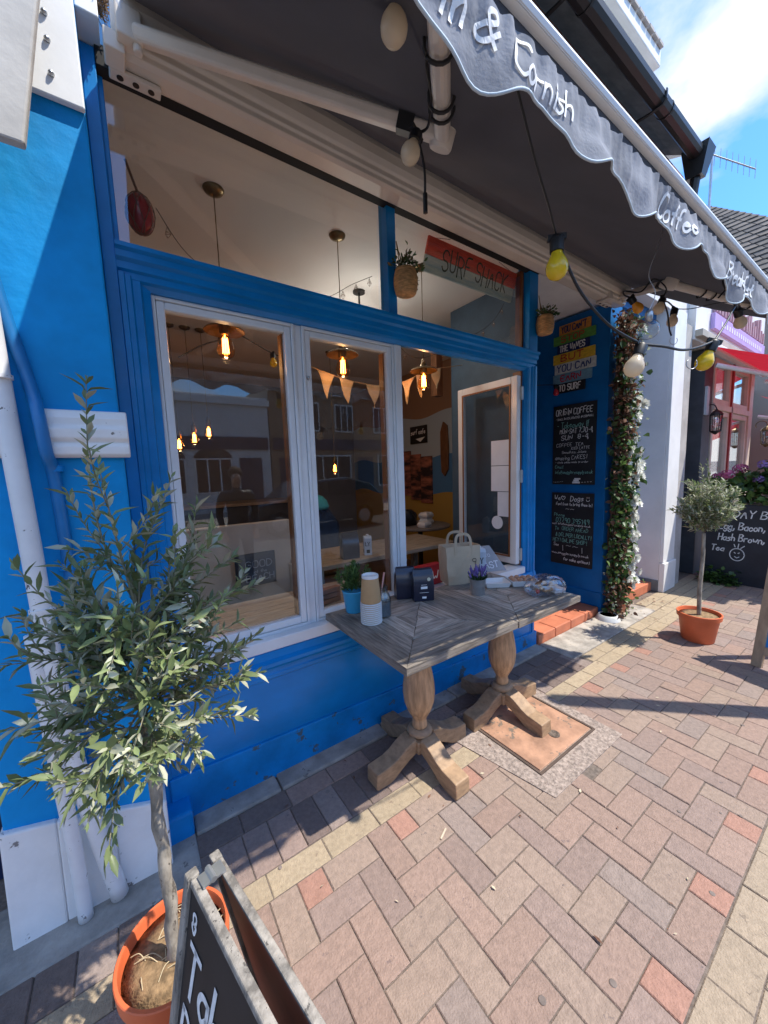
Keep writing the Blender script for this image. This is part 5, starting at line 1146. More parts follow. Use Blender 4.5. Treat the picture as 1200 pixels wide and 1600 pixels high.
# furniture
TBW = mat('pale_table_planks', (.36, .29, .21), .55, var=.25, scale=6, stretch=(1, 9, 9))
WS = thing('window_table', 'pale planked table inside the left window', 'table', (.72, .36, 0))
for k in range(4): MB().box(-.50, .56, -.20 + k * .098, -.105 + k * .098, .70, .73).build('plank', TBW, WS, bevel=.003)
for sx in (-.42, .48):
    for sy in (-.15, .12): MB().box(sx - .025, sx + .025, sy - .025, sy + .025, .02, .70).build('leg', RAWWOOD, WS)
LT = thing('long_cafe_table', 'long wooden table behind the middle window carrying a drinks carton', 'table', (1.95, 1.22, 0))
for k in range(4): MB().box(-.85, .75, -.32 + k * .16, -.165 + k * .16, .715, .75).build('plank', TBW, LT, bevel=.003)
for sx in (-.75, .65):
    for sy in (-.25, .25): MB().box(sx - .03, sx + .03, sy - .03, sy + .03, .02, .715).build('leg', RAWWOOD, LT)
CT2 = thing('drink_carton', 'pale drinks carton standing on the long table inside', 'carton', (1.70, 1.02, .751), -.4); carton(CT2)
FB = coffee_bag('navy pouch on the long table beside the inside carton', (1.52, 1.02, .751), -.2, False); FB['group'] = 'pouches inside the cafe'; FB.scale = (1.7, 1.7, 1.7)
BE = thing('cream_settle_bench', 'cream painted panelled settle bench against the left inside wall', 'bench', (.70, 1.15, 0))
CP = mat('cream_panel_paint', (.58, .56, .50), .6, var=.05)
MB().box(-.55, .42, -.22, .22, .40, .45).build('seat', CP, BE, bevel=.008); MB().box(-.55, .42, .18, .24, .45, 1.10).build('backrest', CP, BE, bevel=.008); MB().box(-.55, .42, -.20, -.17, .02, .40).build('front_panel', CP, BE)
for sx in (-.55, .38): MB().box(sx, sx + .04, -.22, .18, .45, .72).build('arm_panel', CP, BE, bevel=.006)
CU = thing('beach_cushion', 'navy cushion lettered good beach on the cream bench', 'cushion', (.76, 1.16, .54), .05); CU.scale = (.85, .85, .85)
bm = bmesh.new(); bmesh.ops.create_cube(bm, size=1); bmesh.ops.subdivide_edges(bm, edges=bm.edges[:], cuts=7, use_grid_fill=True)
for v in bm.verts:
    u_, w_ = v.co.x * 2, v.co.z * 2; pf = (1 - u_ ** 4 * .85) * (1 - w_ ** 4 * .85); v.co = Vector((v.co.x * .36, v.co.y * .18 * max(.12, pf), v.co.z * .30 + .26 + (.0)))
me = bpy.data.meshes.new('cushion'); bm.to_mesh(me); bm.free(); me.materials.append(mat('navy_cushion', (.06, .085, .12), .9, var=.1)); me.polygons.foreach_set('use_smooth', [True] * len(me.polygons))
o = bpy.data.objects.new('cushion', me); COL.objects.link(o); o.parent = CU
mb = MB(); write(mb, 'GOOD', plane_map((-.12, -.098, .30), (1, 0, 0), (0, 0, 1)), .06, .008, slant=0, fit=.25, jit=.0); mb.build('lettering', mat('faded_cushion_print', (.30, .36, .42), .9), CU); mb = MB(); write(mb, 'BEACH', plane_map((-.12, -.098, .18), (1, 0, 0), (0, 0, 1)), .055, .008, slant=0, fit=.26, jit=0); mb.build('lettering', mat('faded_cushion_print', (.30, .36, .42), .9), CU); mb = MB(); write(mb, 'at the', plane_map((-.05, -.0985, .25), (1, 0, 0), (0, 0, 1)), .03, .004, fit=.12); mb.build('lettering', mat('faded_cushion_print', (.30, .36, .42), .9), CU)
JK = thing('draped_jacket', 'turquoise collared navy jacket hung on a chair back behind the middle window', 'jacket', (1.66, 1.75, 0))
for sx in (-.2, .2):
    for sy in (-.18, .18): MB().tube([(sx, sy, .02), (sx * .95, sy * .95, .46)], .016, 8).build('chair_leg', BROWNWOOD, JK)
MB().box(-.21, .21, -.2, .2, .461, .49).build('chair_seat', BROWNWOOD, JK, bevel=.01)
for sx in (-.19, .19): MB().tube([(sx, .19, .48), (sx, .23, 1.0)], .015, 8).build('chair_back_post', BROWNWOOD, JK)
m = MB(); P = []; nz_ = 12; nx_ = 24
for j in range(nz_ + 1):
    f_ = j / nz_
    for k in range(nx_):
        a = 2 * pi * k / nx_; w_ = .10 + .15 * min(1, f_ * 2.2); P.append((w_ * cos(a) + .01 * sin(k * 1.7 + f_ * 6), .19 + (.06 + .04 * f_) * sin(a) + .012 * sin(k * 2.3), 1.14 - .52 * f_))
m.poly(P, [(j * nx_ + k, j * nx_ + (k + 1) % nx_, (j + 1) * nx_ + (k + 1) % nx_, (j + 1) * nx_ + k) for j in range(nz_) for k in range(nx_)], 0)
m.build('jacket_body', mat('navy_cloth', (.02, .045, .10), .9, var=.2), JK, smooth=True)
MB().lathe([(.11, 1.10), (.125, 1.13), (.10, 1.19), (.06, 1.235), (.02, 1.25), (1e-4, 1.25)], 22, (0, .19, 0)).build('hood', mat('turquoise_cloth', (.06, .42, .46), .9, var=.15), JK, smooth=True)
RT = thing('round_cafe_table', 'round dark table with takeaway boxes seen through the serving opening', 'table', (3.02, 1.85, 0))
MB().lathe([(1e-4, .755), (.36, .755), (.38, .765), (.38, .785), (.37, .79), (1e-4, .79)], 40).build('tabletop', mat('grey_brown_top', (.22, .19, .17), .5, var=.2), RT, smooth='auto'); MB().lathe([(.2, .02), (.18, .04), (.03, .06), (.03, .755)], 20).build('pedestal', BLACK, RT, smooth='auto')
def clam(label, loc, rz, s):
    o = thing('takeaway_box', label, 'food box', loc, rz, group='white takeaway boxes on the round table')
    MB().hexa([(-.06, -.05, 0), (.06, -.05, 0), (.06, .05, 0), (-.06, .05, 0)], [(-.075, -.065, .035), (.075, -.065, .035), (.075, .065, .035), (-.075, .065, .035)]).build('box_base', FOAM, o, bevel=.006)
    MB().hexa([(-.075, -.065, .0355), (.075, -.065, .0355), (.075, .065, .0355), (-.075, .065, .0355)], [(-.055, -.045, .07), (.055, -.045, .07), (.055, .045, .07), (-.055, .045, .07)]).build('box_lid', FOAM, o, bevel=.006); o.scale = (s, s, s)
    return o
clam('single white takeaway box at the front of the round table', (2.90, 1.63, .791), .2, 1.0); clam('lower white takeaway box of the stacked pair', (3.08, 1.80, .791), .3, 1.1); clam('upper white takeaway box of the stacked pair', (3.08, 1.80, .869), .25, 1.1)
BB = thing('black_bin_bag', 'slumped black bag on the round table', 'bag', (2.86, 1.92, .791))
bm = bmesh.new(); bmesh.ops.create_icosphere(bm, subdivisions=3, radius=1)
for v in bm.verts:
    d = v.co.normalized(); r_ = 1 + .12 * sin(d.x * 6 + d.z * 4) + .08 * sin(d.y * 9); v.co = Vector((d.x * .14 * r_, d.y * .12 * r_, max(0, .08 + d.z * .13 * r_)))
me = bpy.data.meshes.new('bag'); bm.to_mesh(me); bm.free(); me.materials.append(BLACK); me.polygons.foreach_set('use_smooth', [True] * len(me.polygons)); o = bpy.data.objects.new('bag', me); COL.objects.link(o); o.parent = BB
SG = thing('black_wall_sign', 'small black sign with white print on the mural wall', 'sign', (3.699, 2.63, 2.0)); MB().box(-.02, 0, -.19, .19, -.12, .14).build('panel', BLACK, SG)
mb = MB(); write(mb, 'surf cafe', plane_map((-.0215, .17, .02), (0, -1, 0), (0, 0, 1)), .07, .012, fit=.34); mb.poly([(-.0215, .06, -.05), (-.0215, -.16, -.03), (-.0215, -.05, -.10)], [(0, 1, 2)]); mb.build('print', LETTER, SG)
SP = thing('sunset_canvas_set', 'dark pink sunset painting in three stepped canvas panels on the mural wall', 'painting', (3.699, 2.70, 1.38))
SM = mat('sunset_paint', (.03, .02, .025), .6, col2=(.45, .16, .10), scale=3.2, stretch=(1, .8, 3.2), lo=.42, hi=.62)
for k, (a, b, z0, z1) in enumerate(((.36, .13, -.30, .40), (.12, -.11, -.36, .34), (-.12, -.36, -.40, .30))): MB().box(-.03, 0, b, a, z0, z1).build('canvas_panel', SM, SP, bevel=.003)
WB = thing('wooden_surfboard', 'dark brown wooden board hung on the mural wall by the window', 'surfboard', (3.699, 2.07, 1.38))
m = MB(); prof = [(.0, 0.0), (.06, .06), (.075, .3), (.075, .62), (.02, .76), (-.06, .70), (-.08, .4), (-.07, .1)]; m.ext([(a, b) for a, b in prof], 'x', -.03, 0); m.build('board', BROWNWOOD, WB, bevel=.008)
SE = thing('serving_counter', 'dark serving counter at the back of the cafe', 'counter', (1.6, 4.1, 0)); MB().box(-1.3, .6, -.3, .3, .02, 1.05).build('counter_body', mat('charcoal_counter', (.05, .055, .065), .6), SE); MB().box(-1.35, .65, -.35, .32, 1.051, 1.09).build('counter_top', TBW, SE, bevel=.005)
WBX = thing('wooden_crate_sign', 'brown slatted wooden piece on the sill behind the bucket plant', 'crate', (.86, .19, .731), .15)
for k in range(3): MB().box(-.12, .12, -.02, .02, .002 + k * .03, .027 + k * .03).build('slat', mat('reddish_wood', (.30, .15, .09), .7, var=.3), WBX)
mx_ = thing('ceiling_spotlight', 'small black ceiling spotlight with two silver heads', 'lamp', (1.70, 1.0, 2.957)); MB().lathe([(.05, -.015), (.05, 0)], 16).tube([(0, 0, -.01), (0, 0, -.30)], .008, 8).build('stem', BLACK, mx_)
for sx in (-.06, .06):
    MB().lathe([(.026, .05), (.032, .04), (.036, -.03), (.034, -.032), (.030, .03)], 18, (sx, -.02, -.33)).build('spot_head', mat('silver_head', (.7, .7, .7), .2, .6), mx_, smooth='auto')
    MB().ball((sx, -.02, -.345), .027, 14).build('spot_bulb', emit_mat('white_spot_glow', (1, .93, .84), 3.0), mx_, smooth=True)
    ld = bpy.data.lights.new('spot_light', 'POINT'); ld.energy = 2.4; ld.color = (1, .93, .84); ld.shadow_soft_size = .03
    lo_ = bpy.data.objects.new('spot_light', ld); COL.objects.link(lo_); lo_.parent = mx_; lo_.location = (sx * 2.2, -.02, -.40)

# ================================================================== NEIGHBOURING SHOP TO THE RIGHT
N = thing('red_awning_shop', 'neighbouring shop with navy wall, cream window frames and white fascia', 'building')
def nb(name, m, *a, bevel=.004): return MB().box(*a).build(name, m, N, bevel=bevel)
CRF = mat('cream_frame_paint', (.62, .52, .42), .5, var=.08)
nb('navy_wall', NAVY, 5.451, 5.999, .02, .3, 0, 2.85); nb('navy_pier', mat('charcoal_pier', (.05, .055, .065), .6, var=.2), 6.0, 6.32, -.14, .3, 0, 2.85)
nb('blue_door', mat('deep_blue_door', (.02, .06, .22), .35), 5.50, 5.85, -.02, .019, .1, 2.3); nb('wall_box', mat('grey_meter', (.45, .48, .52), .5), 6.02, 6.11, -.17, -.1405, 2.05, 2.40)
nb('fascia', WHITE, 5.451, 8.6, -.17, .3, 2.86, 3.9); nb('fascia_moulding', mat('stone_moulding', (.45, .42, .36), .7), 5.452, 8.62, -.24, -.171, 2.885, 2.96)
LIL = mat('lilac_paint', (.46, .34, .66), .6, var=.06)
sg = nb('lilac_sign_band', LIL, 5.95, 8.45, -.215, -.1715, 3.06, 3.24)
mb = MB(); rl = random.Random(8); xx = 6.0
while xx < 8.35: MB().box(xx, xx + rl.uniform(.03, .06), -.214, -.1716, 3.26, 3.26 + rl.uniform(.14, .34)).build('raised_letter', mat('tan_letters', (.42, .27, .30), .6), sg); xx += rl.uniform(.09, .16)
mb = MB(); xx = 6.2
while xx < 8.2: mb.box(xx, xx + .05, -.2175, -.2155, 3.12, 3.18); xx += .11
mb.build('small_print', PAPER, sg)
for x0, x1 in ((6.341, 7.10), (7.16, 8.05)):
    for z0, z1 in ((2.22, 2.80), (.9, 2.14)):
        w_ = frame(MB(), x0, x1, z0, z1, .07, -.15, -.08).build('window', CRF, N, bevel=.004); MB().box(x0 + .07, x1 - .07, -.115, -.11, z0 + .07, z1 - .07).build('pane', GLASS, w_)
nb('transom_rail', CRF, 6.341, 8.05, -.17, -.06, 2.141, 2.219); nb('mullion', mat('red_mullion', (.36, .03, .03), .5), 7.101, 7.159, -.17, -.05, .9, 2.80); nb('end_frame', CRF, 8.051, 8.25, -.17, .0, 0, 2.85); nb('window_base', CRF, 6.341, 8.05, -.15, -.05, 0, .899)
nb('back_wall', mat('dim_inside', (.25, .22, .2), .8), 6.341, 8.25, 1.2, 1.3, 0, 2.85)
nb('upper_wall', BUILDW, 5.601, 9.0, .301, .5, 2.86, 4.6)
AW2 = thing('red_awning', 'bright red folding awning over the neighbouring cream windows', 'awning')
REDC = mat('red_canvas', (.55, .02, .04), .85, var=.08, trans=.3); 
m = MB(); P = []
for i in range(21):
    for j in range(7): s = j / 6; P.append((5.9 + 2.7 * i / 20, -.22 - 1.35 * s, 2.84 - .56 * s - .03 * sin(pi * s)))
m.poly(P, [(i * 7 + j, i * 7 + j + 1, (i + 1) * 7 + j + 1, (i + 1) * 7 + j) for i in range(20) for j in range(6)]); m.build('canvas', REDC, AW2, smooth=True)
MB().box(5.88, 8.62, -.26, -.175, 2.79, 2.88).build('cassette', BARW, AW2, bevel=.02); MB().box(5.88, 8.62, -1.60, -1.55, 2.25, 2.31).build('front_bar', BARW, AW2, bevel=.01)
MB().tube([(5.95, -.25, 2.62), (6.3, -.85, 2.37)], .028, 8).tube([(6.3, -.85, 2.37), (6.05, -1.56, 2.28)], .024, 8).build('folding_arm', BARW, AW2); MB().tube([(8.5, -.25, 2.70), (7.7, -.85, 2.40)], .028, 8).tube([(7.7, -.85, 2.40), (8.3, -1.56, 2.28)], .024, 8).build('folding_arm', BARW, AW2)
PA = thing('red_parasol_awning', 'further red awning over the brick shop beyond', 'awning', (0, 0, 0))
m = MB(); P = []
for i in range(13):
    for j in range(6): s = j / 5; P.append((9.0 + 2.6 * i / 12, -.1 - 1.6 * s, 2.55 - .75 * s - .04 * sin(pi * s) + .03 * sin(i * 2.1) * s))
m.poly(P, [(i * 6 + j, i * 6 + j + 1, (i + 1) * 6 + j + 1, (i + 1) * 6 + j) for i in range(12) for j in range(5)]); m.build('canvas', REDC, PA, smooth=True); MB().tube([(9.0, -.1, 2.2), (9.0, -1.68, 1.80)], .025, 8).build('side_bar', BARW, PA)
def lantern(label, loc, m, sc=1.0):
    o = thing('wall_lantern', label, 'lantern', loc, group='wall lanterns on the neighbouring shop'); o.scale = (sc, sc, sc)
    MB().lathe([(1e-4, -.20), (.02, -.19), (.05, -.165), (.075, -.15), (.075, -.14)], 8).build('base', m, o); MB().lathe([(.085, .10), (.088, .11), (.06, .15), (.02, .18), (.012, .20), (1e-4, .205)], 8).build('roof', m, o)
    for k in range(8): a = 2 * pi * k / 8; MB().tube([(.07 * cos(a), .07 * sin(a), -.14), (.078 * cos(a), .078 * sin(a), .10)], .005, 5).build('cage_bar', m, o)
    MB().lathe([(.066, -.139), (.073, .099)], 16).build('glass', glass_mat('lantern_glass', (.8, .84, .86), 1.5, .05, .12), o, smooth=True)
    MB().tube(catmull([(0, 0, .20), (.0, .03, .26), (0, .10, .27), (0, .15, .22), (0, .14, .16)]), .008, 6).build('scroll_arm', m, o)
    return o
lantern('black wall lantern on the charcoal pier', (6.13, -.24, 1.96), BLACK, .8); lantern('brass toned lantern by the far brick wall', (8.55, -.30, 1.84), BRASS, .9)
PLT = thing('chalk_planter_box', 'long black planter box chalked with an all day breakfast menu', 'planter', (5.85, 0, 0))
MB().box(0, .30, -1.75, -.262, .0, .955).build('planter_box', mat('black_planter_paint', (.016, .018, .026), .55, var=.3, scale=5), PLT, bevel=.006); MB().box(.02, .28, -1.73, -.28, .9551, .96).build('soil', SOIL, PLT)
mb = MB(); pmap = plane_map((-.003, 0, 0), (0, -1, 0), (0, 0, 1))
for s, x, z, h, w, fit in (('ALL DAY BREAKFAST', .29, .80, .085, .011, 1.05), ('Egg, Bacon, Sausage', .40, .655, .085, .011, .72), ('Hash Brown, Toast', .40, .52, .08, .011, .62), ('Tea', .34, .385, .07, .011, .13)): write(mb, s, pmap, h, w, x, z, slant=.2, jit=.06, fit=fit)
ribbon(mb, chaikin([(.58 + .065 * cos(a), .36 + .075 * sin(a)) for a in [k * pi / 6 for k in range(13)]], 1), .009, pmap)
for p in ([(.555, .385), (.565, .375)], [(.60, .385), (.59, .375)], [(.56, .335), (.58, .32), (.60, .335)], [(.56, .45), (.55, .48)], [(.585, .445), (.59, .49)], [(.61, .44), (.64, .47)]): ribbon(mb, p, .009, pmap)
mb.build('chalk_menu', CHALK, PLT)
HY = thing('hydrangea_hedge', 'bushy hydrangeas with pink and violet flower heads in the black planter', 'shrub', (6.0, 0, .96))
rh = random.Random(44); lv = []
HL = [leaf_mesh('hydrangea_leaf', .085, .06, mat('hydrangea_leaf', (.05, .12, .02), .5, var=.4, trans=.3, col2=(.11, .20, .04))), leaf_mesh('hydrangea_leaf_dark', .085, .06, DGREEN)]
for _ in range(1500):
    y = rh.uniform(-1.75, -.30); hgt = .42 + .12 * sin(y * 4) ; a = rh.uniform(-1, 1); z = rh.uniform(0, 1) ** .7 * hgt; lv.append((leaf_matrix(Vector((a * .2 * (1 + .3 * z), y + rh.gauss(0, .03), z)), rdir(rh) + Vector((-.5, 0, .1)), rdir(rh) + Vector((-.5, 0, 1)), rh.uniform(.6, 1.2)), rh.choice([0, 0, 1])))
foliage(HY, lv, HL, False, 'leaf_mass')
for k in range(16):
    y = -.35 - k * .085 + rh.uniform(-.03, .03); z = rh.uniform(.20, .50); x_ = rh.uniform(-.24, -.05) if k % 3 else rh.uniform(0, .1); m = MB(); r_ = rh.uniform(.05, .075)
    for q in range(90):
        d = rdir(rh); d.z *= .75; p = Vector((x_, y, z)) + d * r_; s_ = d.orthogonal().normalized(); t_ = d.cross(s_); s_, t_ = s_ * .014, t_ * .014; m.poly([p - s_, p - t_ + d * .004, p + s_, p + t_ + d * .004], [(0, 1, 2, 3)])
    m.build('flower_head', PETALP if rh.random() < .6 else PETALV, HY)
WD = thing('low_ivy_clump', 'low green weeds growing at the foot of the black planter', 'plant', (5.80, 0, 0)); lv = []
for _ in range(220): lv.append((leaf_matrix(Vector((rh.uniform(-.12, .03), rh.uniform(-.62, -.28), abs(rh.gauss(0, .07)))), rdir(rh) + Vector((-.3, 0, .5)), Vector((0, 0, 1)) + rdir(rh) * .5, rh.uniform(.5, .9)), rh.choice([0, 1])))
foliage(WD, lv, HL, False, 'leaf_mass')
# brick shop, slate roof and aerial further down the street
F_ = thing('brick_house', 'brown brick house with hipped slate roof further along the street', 'building')
BR2 = BRICKM.copy(); BR2.name = 'tan_brickwork'; q = BR2.node_tree.nodes; [setattr(x.inputs['Color1'], 'default_value', (.34, .20, .11, 1)) or setattr(x.inputs['Color2'], 'default_value', (.28, .17, .10, 1)) for x in q if x.type == 'TEX_BRICK']
for x in q:
    if x.type == 'MAPPING': x.inputs['Rotation'].default_value = (radians(90), 0, radians(90))
MB().box(11.7, 18, -.9, 6.2, 0, 5.2).build('wall', BR2, F_)
rf = MB().poly([(11.4, -1.2, 5.2), (18.3, -1.2, 5.2), (18.3, 6.5, 5.2), (11.4, 6.5, 5.2), (14.6, 2.65, 9.1), (15.6, 2.65, 9.1)], [(0, 1, 5, 4), (1, 2, 5), (2, 3, 4, 5), (3, 0, 4), (3, 2, 1, 0)]).build('roof', ROOF, F_)
m = MB(); rs = random.Random(9); SLM = [mat('slate_a', (.13, .115, .10), .8, var=.25), mat('slate_b', (.17, .145, .125), .8, var=.25), mat('slate_c', (.10, .09, .085), .8, var=.25)]
A0, A1, AP = Vector((11.4, -1.2, 5.2)), Vector((11.4, 6.5, 5.2)), Vector((14.6, 2.65, 9.1)); nrows = 26
hd = (AP - (A0 + A1) / 2); nrm = Vector((0, -1, 0)).cross(hd).normalized(); nrm = nrm if nrm.x < 0 else -nrm
for r_ in range(nrows):
    f0, f1 = r_ / nrows, (r_ + 1.12) / nrows; L0, R0 = A0.lerp(AP, f0), A1.lerp(AP, f0); L1, R1 = A0.lerp(AP, min(1, f1)), A1.lerp(AP, min(1, f1)); n_ = max(1, int((R0 - L0).length / .28))
    for k in range(n_):
        a, b = (k + .03) / n_, (k + .97) / n_; q = [L0.lerp(R0, a) + nrm * .035, L0.lerp(R0, b) + nrm * .035, L1.lerp(R1, b) + nrm * .012, L1.lerp(R1, a) + nrm * .012]
        q = [p + nrm * rs.uniform(0, .008) for p in q]; m.poly(q + [p - nrm * .012 for p in q], [(0, 1, 2, 3), (0, 4, 5, 1), (0, 3, 7, 4), (1, 5, 6, 2)], rs.randrange(3))
tag(m.build('slates', SLM, rf), kind='stuff')
AE = thing('television_aerial', 'thin metal television aerial standing above the slate roof', 'aerial', (9.4, .85, 0))
MB().tube([(0, 0, 3.0), (0, 0, 7.05)], .02, 6).build('mast', STEEL, AE); MB().tube([(-.25, .0, 7.0), (.75, -.45, 6.85)], .012, 5).build('boom', STEEL, AE)
for k in range(9): 
    t = k / 8; p = Vector((-.2, 0, 7.0)).lerp(Vector((.75, -.45, 6.85)), t); h = .16 if k else .3; MB().tube([p + Vector((0, 0, -h)), p + Vector((0, 0, h))], .006, 4).build('aerial_rod', STEEL, AE)
MB().box(9.01, 11.69, .5, 3.0, 0, 3.0).build('side_building', BUILDW, F_)

# ================================================================== ACROSS THE STREET (seen mirrored in the windows)
def opposite(label, x0, x1, h, m, doors, wins, arch=None):
    o = thing('terrace_shop', label, 'building', (0, 0, 0), group=None)
    MB().box(x0, x1, -20, -14.2, 0, h).build('wall', m, o); MB().box(x0 - .05, x1 + .05, -14.199, -14.05, h - .35, h - .1).build('cornice', WHITE, o); MB().box(x0 + .1, x1 - .1, -14.199, -14.10, 2.55, 3.05).build('fascia', NAVY, o)
    for a, b, z0, z1 in wins:
        w_ = MB().box(a, b, -14.199, -14.16, z0, z1).build('window', WHITE, o); MB().box(a + .06, b - .06, -14.159, -14.15, z0 + .06, z1 - .06).build('pane', mat('dark_window', (.02, .025, .03), .08), w_)
        for k in (1, 2): MB().box(a + (b - a) * k / 3 - .025, a + (b - a) * k / 3 + .025, -14.149, -14.138, z0, z1).build('glazing_bar', WHITE, w_)
        if arch:
            mb_ = MB(); r_ = (b - a) / 2; n_ = 14; P = [((a + b) / 2 + r_ * cos(pi * k / n_), -14.155, z1 + .001 + r_ * .6 * sin(pi * k / n_)) for k in range(n_ + 1)]; mb_.poly(P + [(p[0], -14.198, p[2]) for p in P], [tuple(range(n_ + 1))] + [(k, n_ + 1 + k, n_ + 2 + k, k + 1) for k in range(n_)]); mb_.build('arch_light', mat('dark_window', (.02, .025, .03), .08), w_)
    for a, b in doors: MB().box(a, b, -14.199, -14.15, 0, 2.2).build('door', NAVY, o)
    return o
opposite('white shop across the street with arched windows', -2.5, 5.2, 4.7, BUILDW, [(3.9, 4.8)], [(-1.9, -.2, .8, 2.2), (.3, 1.9, .8, 2.2), (2.2, 3.6, .8, 2.2)], True)
opposite('brick terrace across the street with square windows', 5.25, 13, 5.4, BR2, [(5.6, 6.5), (9.6, 10.5)], [(6.9, 9.2, .7, 2.3), (10.8, 12.6, .7, 2.3), (6.6, 7.6, 3.4, 4.7), (8.4, 9.4, 3.4, 4.7), (10.6, 11.6, 3.4, 4.7)])
opposite('pale terrace across the street far right', 13.05, 24, 5.0, BUILDW, [(13.4, 14.3)], [(14.8, 17.2, .7, 2.3), (18.4, 21, .7, 2.3), (14.4, 15.4, 3.3, 4.5), (17, 18, 3.3, 4.5)])
opposite('white shop across the street on the far left', -12, -2.55, 4.9, BUILDW, [(-4, -3.1)], [(-7.2, -4.6, .7, 2.3), (-11, -8.6, .7, 2.3)])
CR = thing('parked_car', 'dark hatchback car parked on the far side of the road', 'car', (4.4, -8.2, -.115))
CARP = mat('dark_car_paint', (.02, .022, .028), .2, var=.1, coat=.8); prof = [(-2.05, .25), (-2.1, .55), (-1.95, .80), (-1.15, .92), (-.55, 1.38), (.75, 1.46), (1.55, 1.25), (1.95, .90), (2.02, .5), (1.98, .25)]
MB().ext([(a, b) for a, b in prof], 'y', -.82, .82).build('body', CARP, CR, bevel=.06, seg=3)
for sy in (-.845, .845): MB().ext([(-.95, .96), (-.5, 1.32), (.1, 1.36), (.1, .96)], 'y', sy - .02, sy + .02).ext([(.16, .96), (.16, 1.36), (.75, 1.38), (1.35, 1.2), (1.45, .96)], 'y', sy - .02, sy + .02).build('side_window', mat('dark_window', (.02, .025, .03), .08), CR)
for sx in (-1.3, 1.25):
    for sy in (-.78, .78):
        w_ = MB().lathe([(.2, -.1), (.31, -.1), (.33, -.07), (.33, .07), (.31, .1), (.2, .1)], 28, (sx, sy, .33), rot=Matrix.Rotation(pi / 2, 3, 'X')).build('wheel', BLACK, CR, smooth='auto'); MB().lathe([(1e-4, -.11), (.19, -.105), (.2, -.09), (.2, .09), (.19, .105), (1e-4, .11)], 20, (sx, sy, .33), rot=Matrix.Rotation(pi / 2, 3, 'X')).build('rim', STEEL, w_, smooth='auto')
for sy in (-.6, .6): MB().ball((-2.04, sy, .66), .1, 12, sq=(.4, 1.2, .7)).build('headlight', PAPER, CR, smooth=True)
# someone standing at the kerb behind the camera, caught as a reflection in the window
PE = thing('person', 'person in a black jacket and jeans standing at the kerb, mirrored in the left window', 'person', (1.16, -3.2, -.115), .1)
J = {'pel': ((0, 0, .90), .14), 'wst': ((0, 0, 1.05), .125), 'chs': ((0, 0, 1.25), .15), 'nb': ((0, 0, 1.40), .07), 'nk': ((0, .01, 1.46), .05), 'jaw': ((0, .03, 1.52), .062), 'hd': ((0, .02, 1.60), .082), 'top': ((0, .01, 1.66), .06), 'nose': ((0, .11, 1.57), .014)}
E_ = [('pel', 'wst'), ('wst', 'chs'), ('chs', 'nb'), ('nb', 'nk'), ('nk', 'jaw'), ('jaw', 'hd'), ('hd', 'top'), ('hd', 'nose')]
for s_, n_ in ((-1, 'l'), (1, 'r')):
    J.update({'sh' + n_: ((s_ * .17, 0, 1.38), .068), 'el' + n_: ((s_ * .23, -.01, 1.12), .048), 'wr' + n_: ((s_ * .20, .10, .90), .030), 'pa' + n_: ((s_ * .19, .13, .84), .030), 'hp' + n_: ((s_ * .09, 0, .84), .095), 'kn' + n_: ((s_ * .10, .01, .48), .062), 'an' + n_: ((s_ * .10, -.02, .10), .042), 'he' + n_: ((s_ * .10, .0, .045), .042), 'to' + n_: ((s_ * .115, .16, .035), .034)})
    E_ += [('chs', 'sh' + n_), ('sh' + n_, 'el' + n_), ('el' + n_, 'wr' + n_), ('wr' + n_, 'pa' + n_), ('pel', 'hp' + n_), ('hp' + n_, 'kn' + n_), ('kn' + n_, 'an' + n_), ('an' + n_, 'he' + n_), ('he' + n_, 'to' + n_)]
    for q in range(5):
        b_ = 'f%d%s' % (q, n_); ox = (q - 1.5) * .017 if q < 4 else -s_ * .035; J[b_] = ((s_ * .19 + ox, .145, .80 if q < 4 else .82), .0085); J[b_ + 'b'] = ((s_ * .19 + ox * 1.1, .15, (.755 + .006 * abs(q - 1.5)) if q < 4 else .79), .0075); E_ += [('pa' + n_, b_), (b_, b_ + 'b')]
keys = list(J); me = bpy.data.meshes.new('body'); me.from_pydata([J[k][0] for k in keys], [(keys.index(a), keys.index(b)) for a, b in E_], [])
bo = bpy.data.objects.new('body', me); COL.objects.link(bo); sk = bo.modifiers.new('skin', 'SKIN'); 
if not me.skin_vertices: me.skin_vertices.new()
for i, k in enumerate(keys): sv = me.skin_vertices[0].data[i]; sv.radius = (J[k][1], J[k][1] * (.78 if k in ('pel', 'wst', 'chs') else 1.0)); sv.use_root = (k == 'pel')
sb = bo.modifiers.new('sub', 'SUBSURF'); sb.levels = 2; sb.render_levels = 2
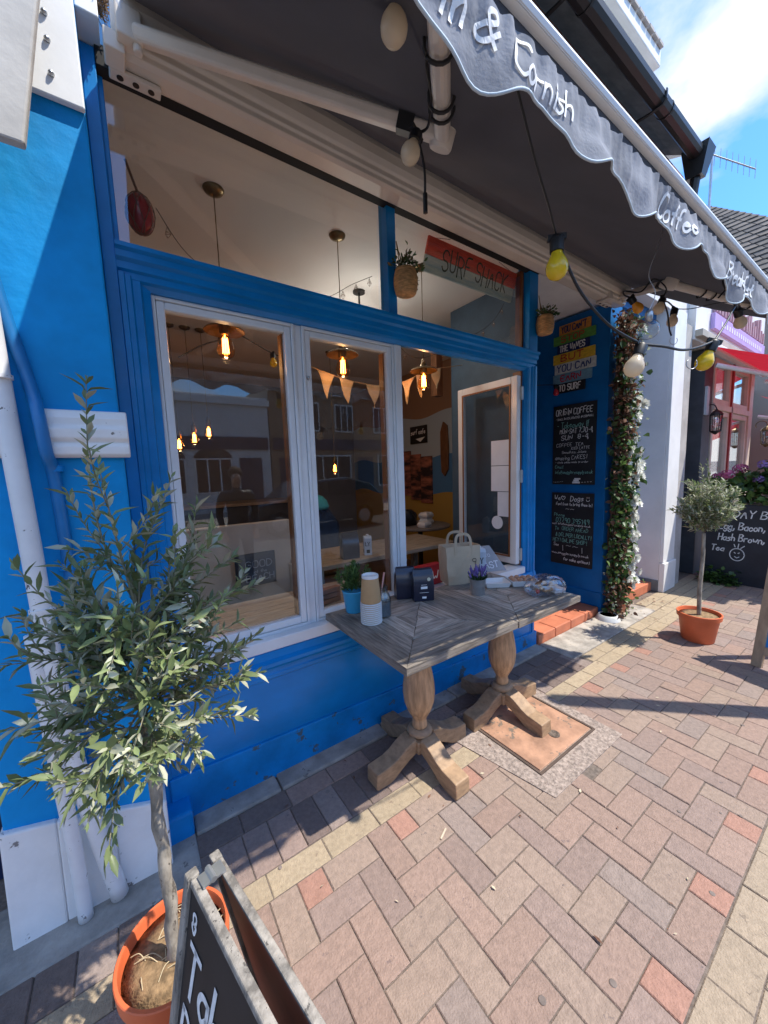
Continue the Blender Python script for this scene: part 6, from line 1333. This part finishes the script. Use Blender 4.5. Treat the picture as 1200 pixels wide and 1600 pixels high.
bpy.context.view_layer.update(); dg = bpy.context.evaluated_depsgraph_get(); nm = bpy.data.meshes.new_from_object(bo.evaluated_get(dg)); bo.modifiers.clear(); bo.data = nm; bo.parent = PE
nm.materials.clear()
for m in (mat('skin', (.45, .27, .19), .5), mat('black_jacket', (.012, .012, .014), .5, var=.3), mat('blue_jeans', (.03, .045, .08), .9), mat('dark_shoes', (.02, .018, .016), .5)): nm.materials.append(m)
for p in nm.polygons:
    c = p.center; p.use_smooth = True; p.material_index = 3 if c.z < .09 else 0 if (c.z > 1.45 or (abs(c.x) > .13 and c.z < .90 and c.y > .08)) else 1 if (c.z > .88 or abs(c.x) > .2) else 2
hr = MB().ball((0, -.012, 1.635), .092, 20, sq=(1, 1.05, .95)).build('hair', mat('brown_hair', (.06, .035, .02), .8, var=.3), PE, smooth=True)
for sx in (-.03, .03): MB().ball((sx, .094, 1.595), .011, 10).build('eye', mat('eye_white', (.6, .6, .6), .2), PE, smooth=True)

# dry litter blown against the wall and along the joints
rl = random.Random(77); mb = MB()
for k in range(122):
    if k < 90: p = Vector((rl.uniform(3.75, 4.6), -.10 - abs(rl.gauss(0, .14)), .011))
    else: p = Vector((rl.uniform(.2, 2.7), rl.uniform(-1.4, -.12), .004))
    a = rl.uniform(0, 6.28); l_ = rl.uniform(.005, .016); w_ = l_ * rl.uniform(.3, .6); d = Vector((cos(a), sin(a), 0)); q = Vector((-sin(a), cos(a), 0))
    mb.poly([p - d * l_, p + q * w_ + Vector((0, 0, .003)), p + d * l_ + Vector((0, 0, .002)), p - q * w_], [(0, 1, 2, 3)], rl.randrange(2))
tag(mb.build('leaf_litter', [DRY, mat('pale_litter', (.5, .42, .3), .9)]), 'dry leaf and petal litter scattered on the pavers', 'litter', kind='stuff')

gm = MB()
for k in range(22):
    p = (rl.uniform(.1, 4.5), rl.uniform(-1.45, -.2)); r_ = rl.uniform(.005, .012); gm.lathe([(r_, .0005), (r_ * .8, .0018), (1e-4, .0020)], 9, (p[0], p[1], 0))
tag(gm.build('gum_spots', mat('old_gum', (.20, .16, .14), .8, var=.3), pave), kind='stuff')
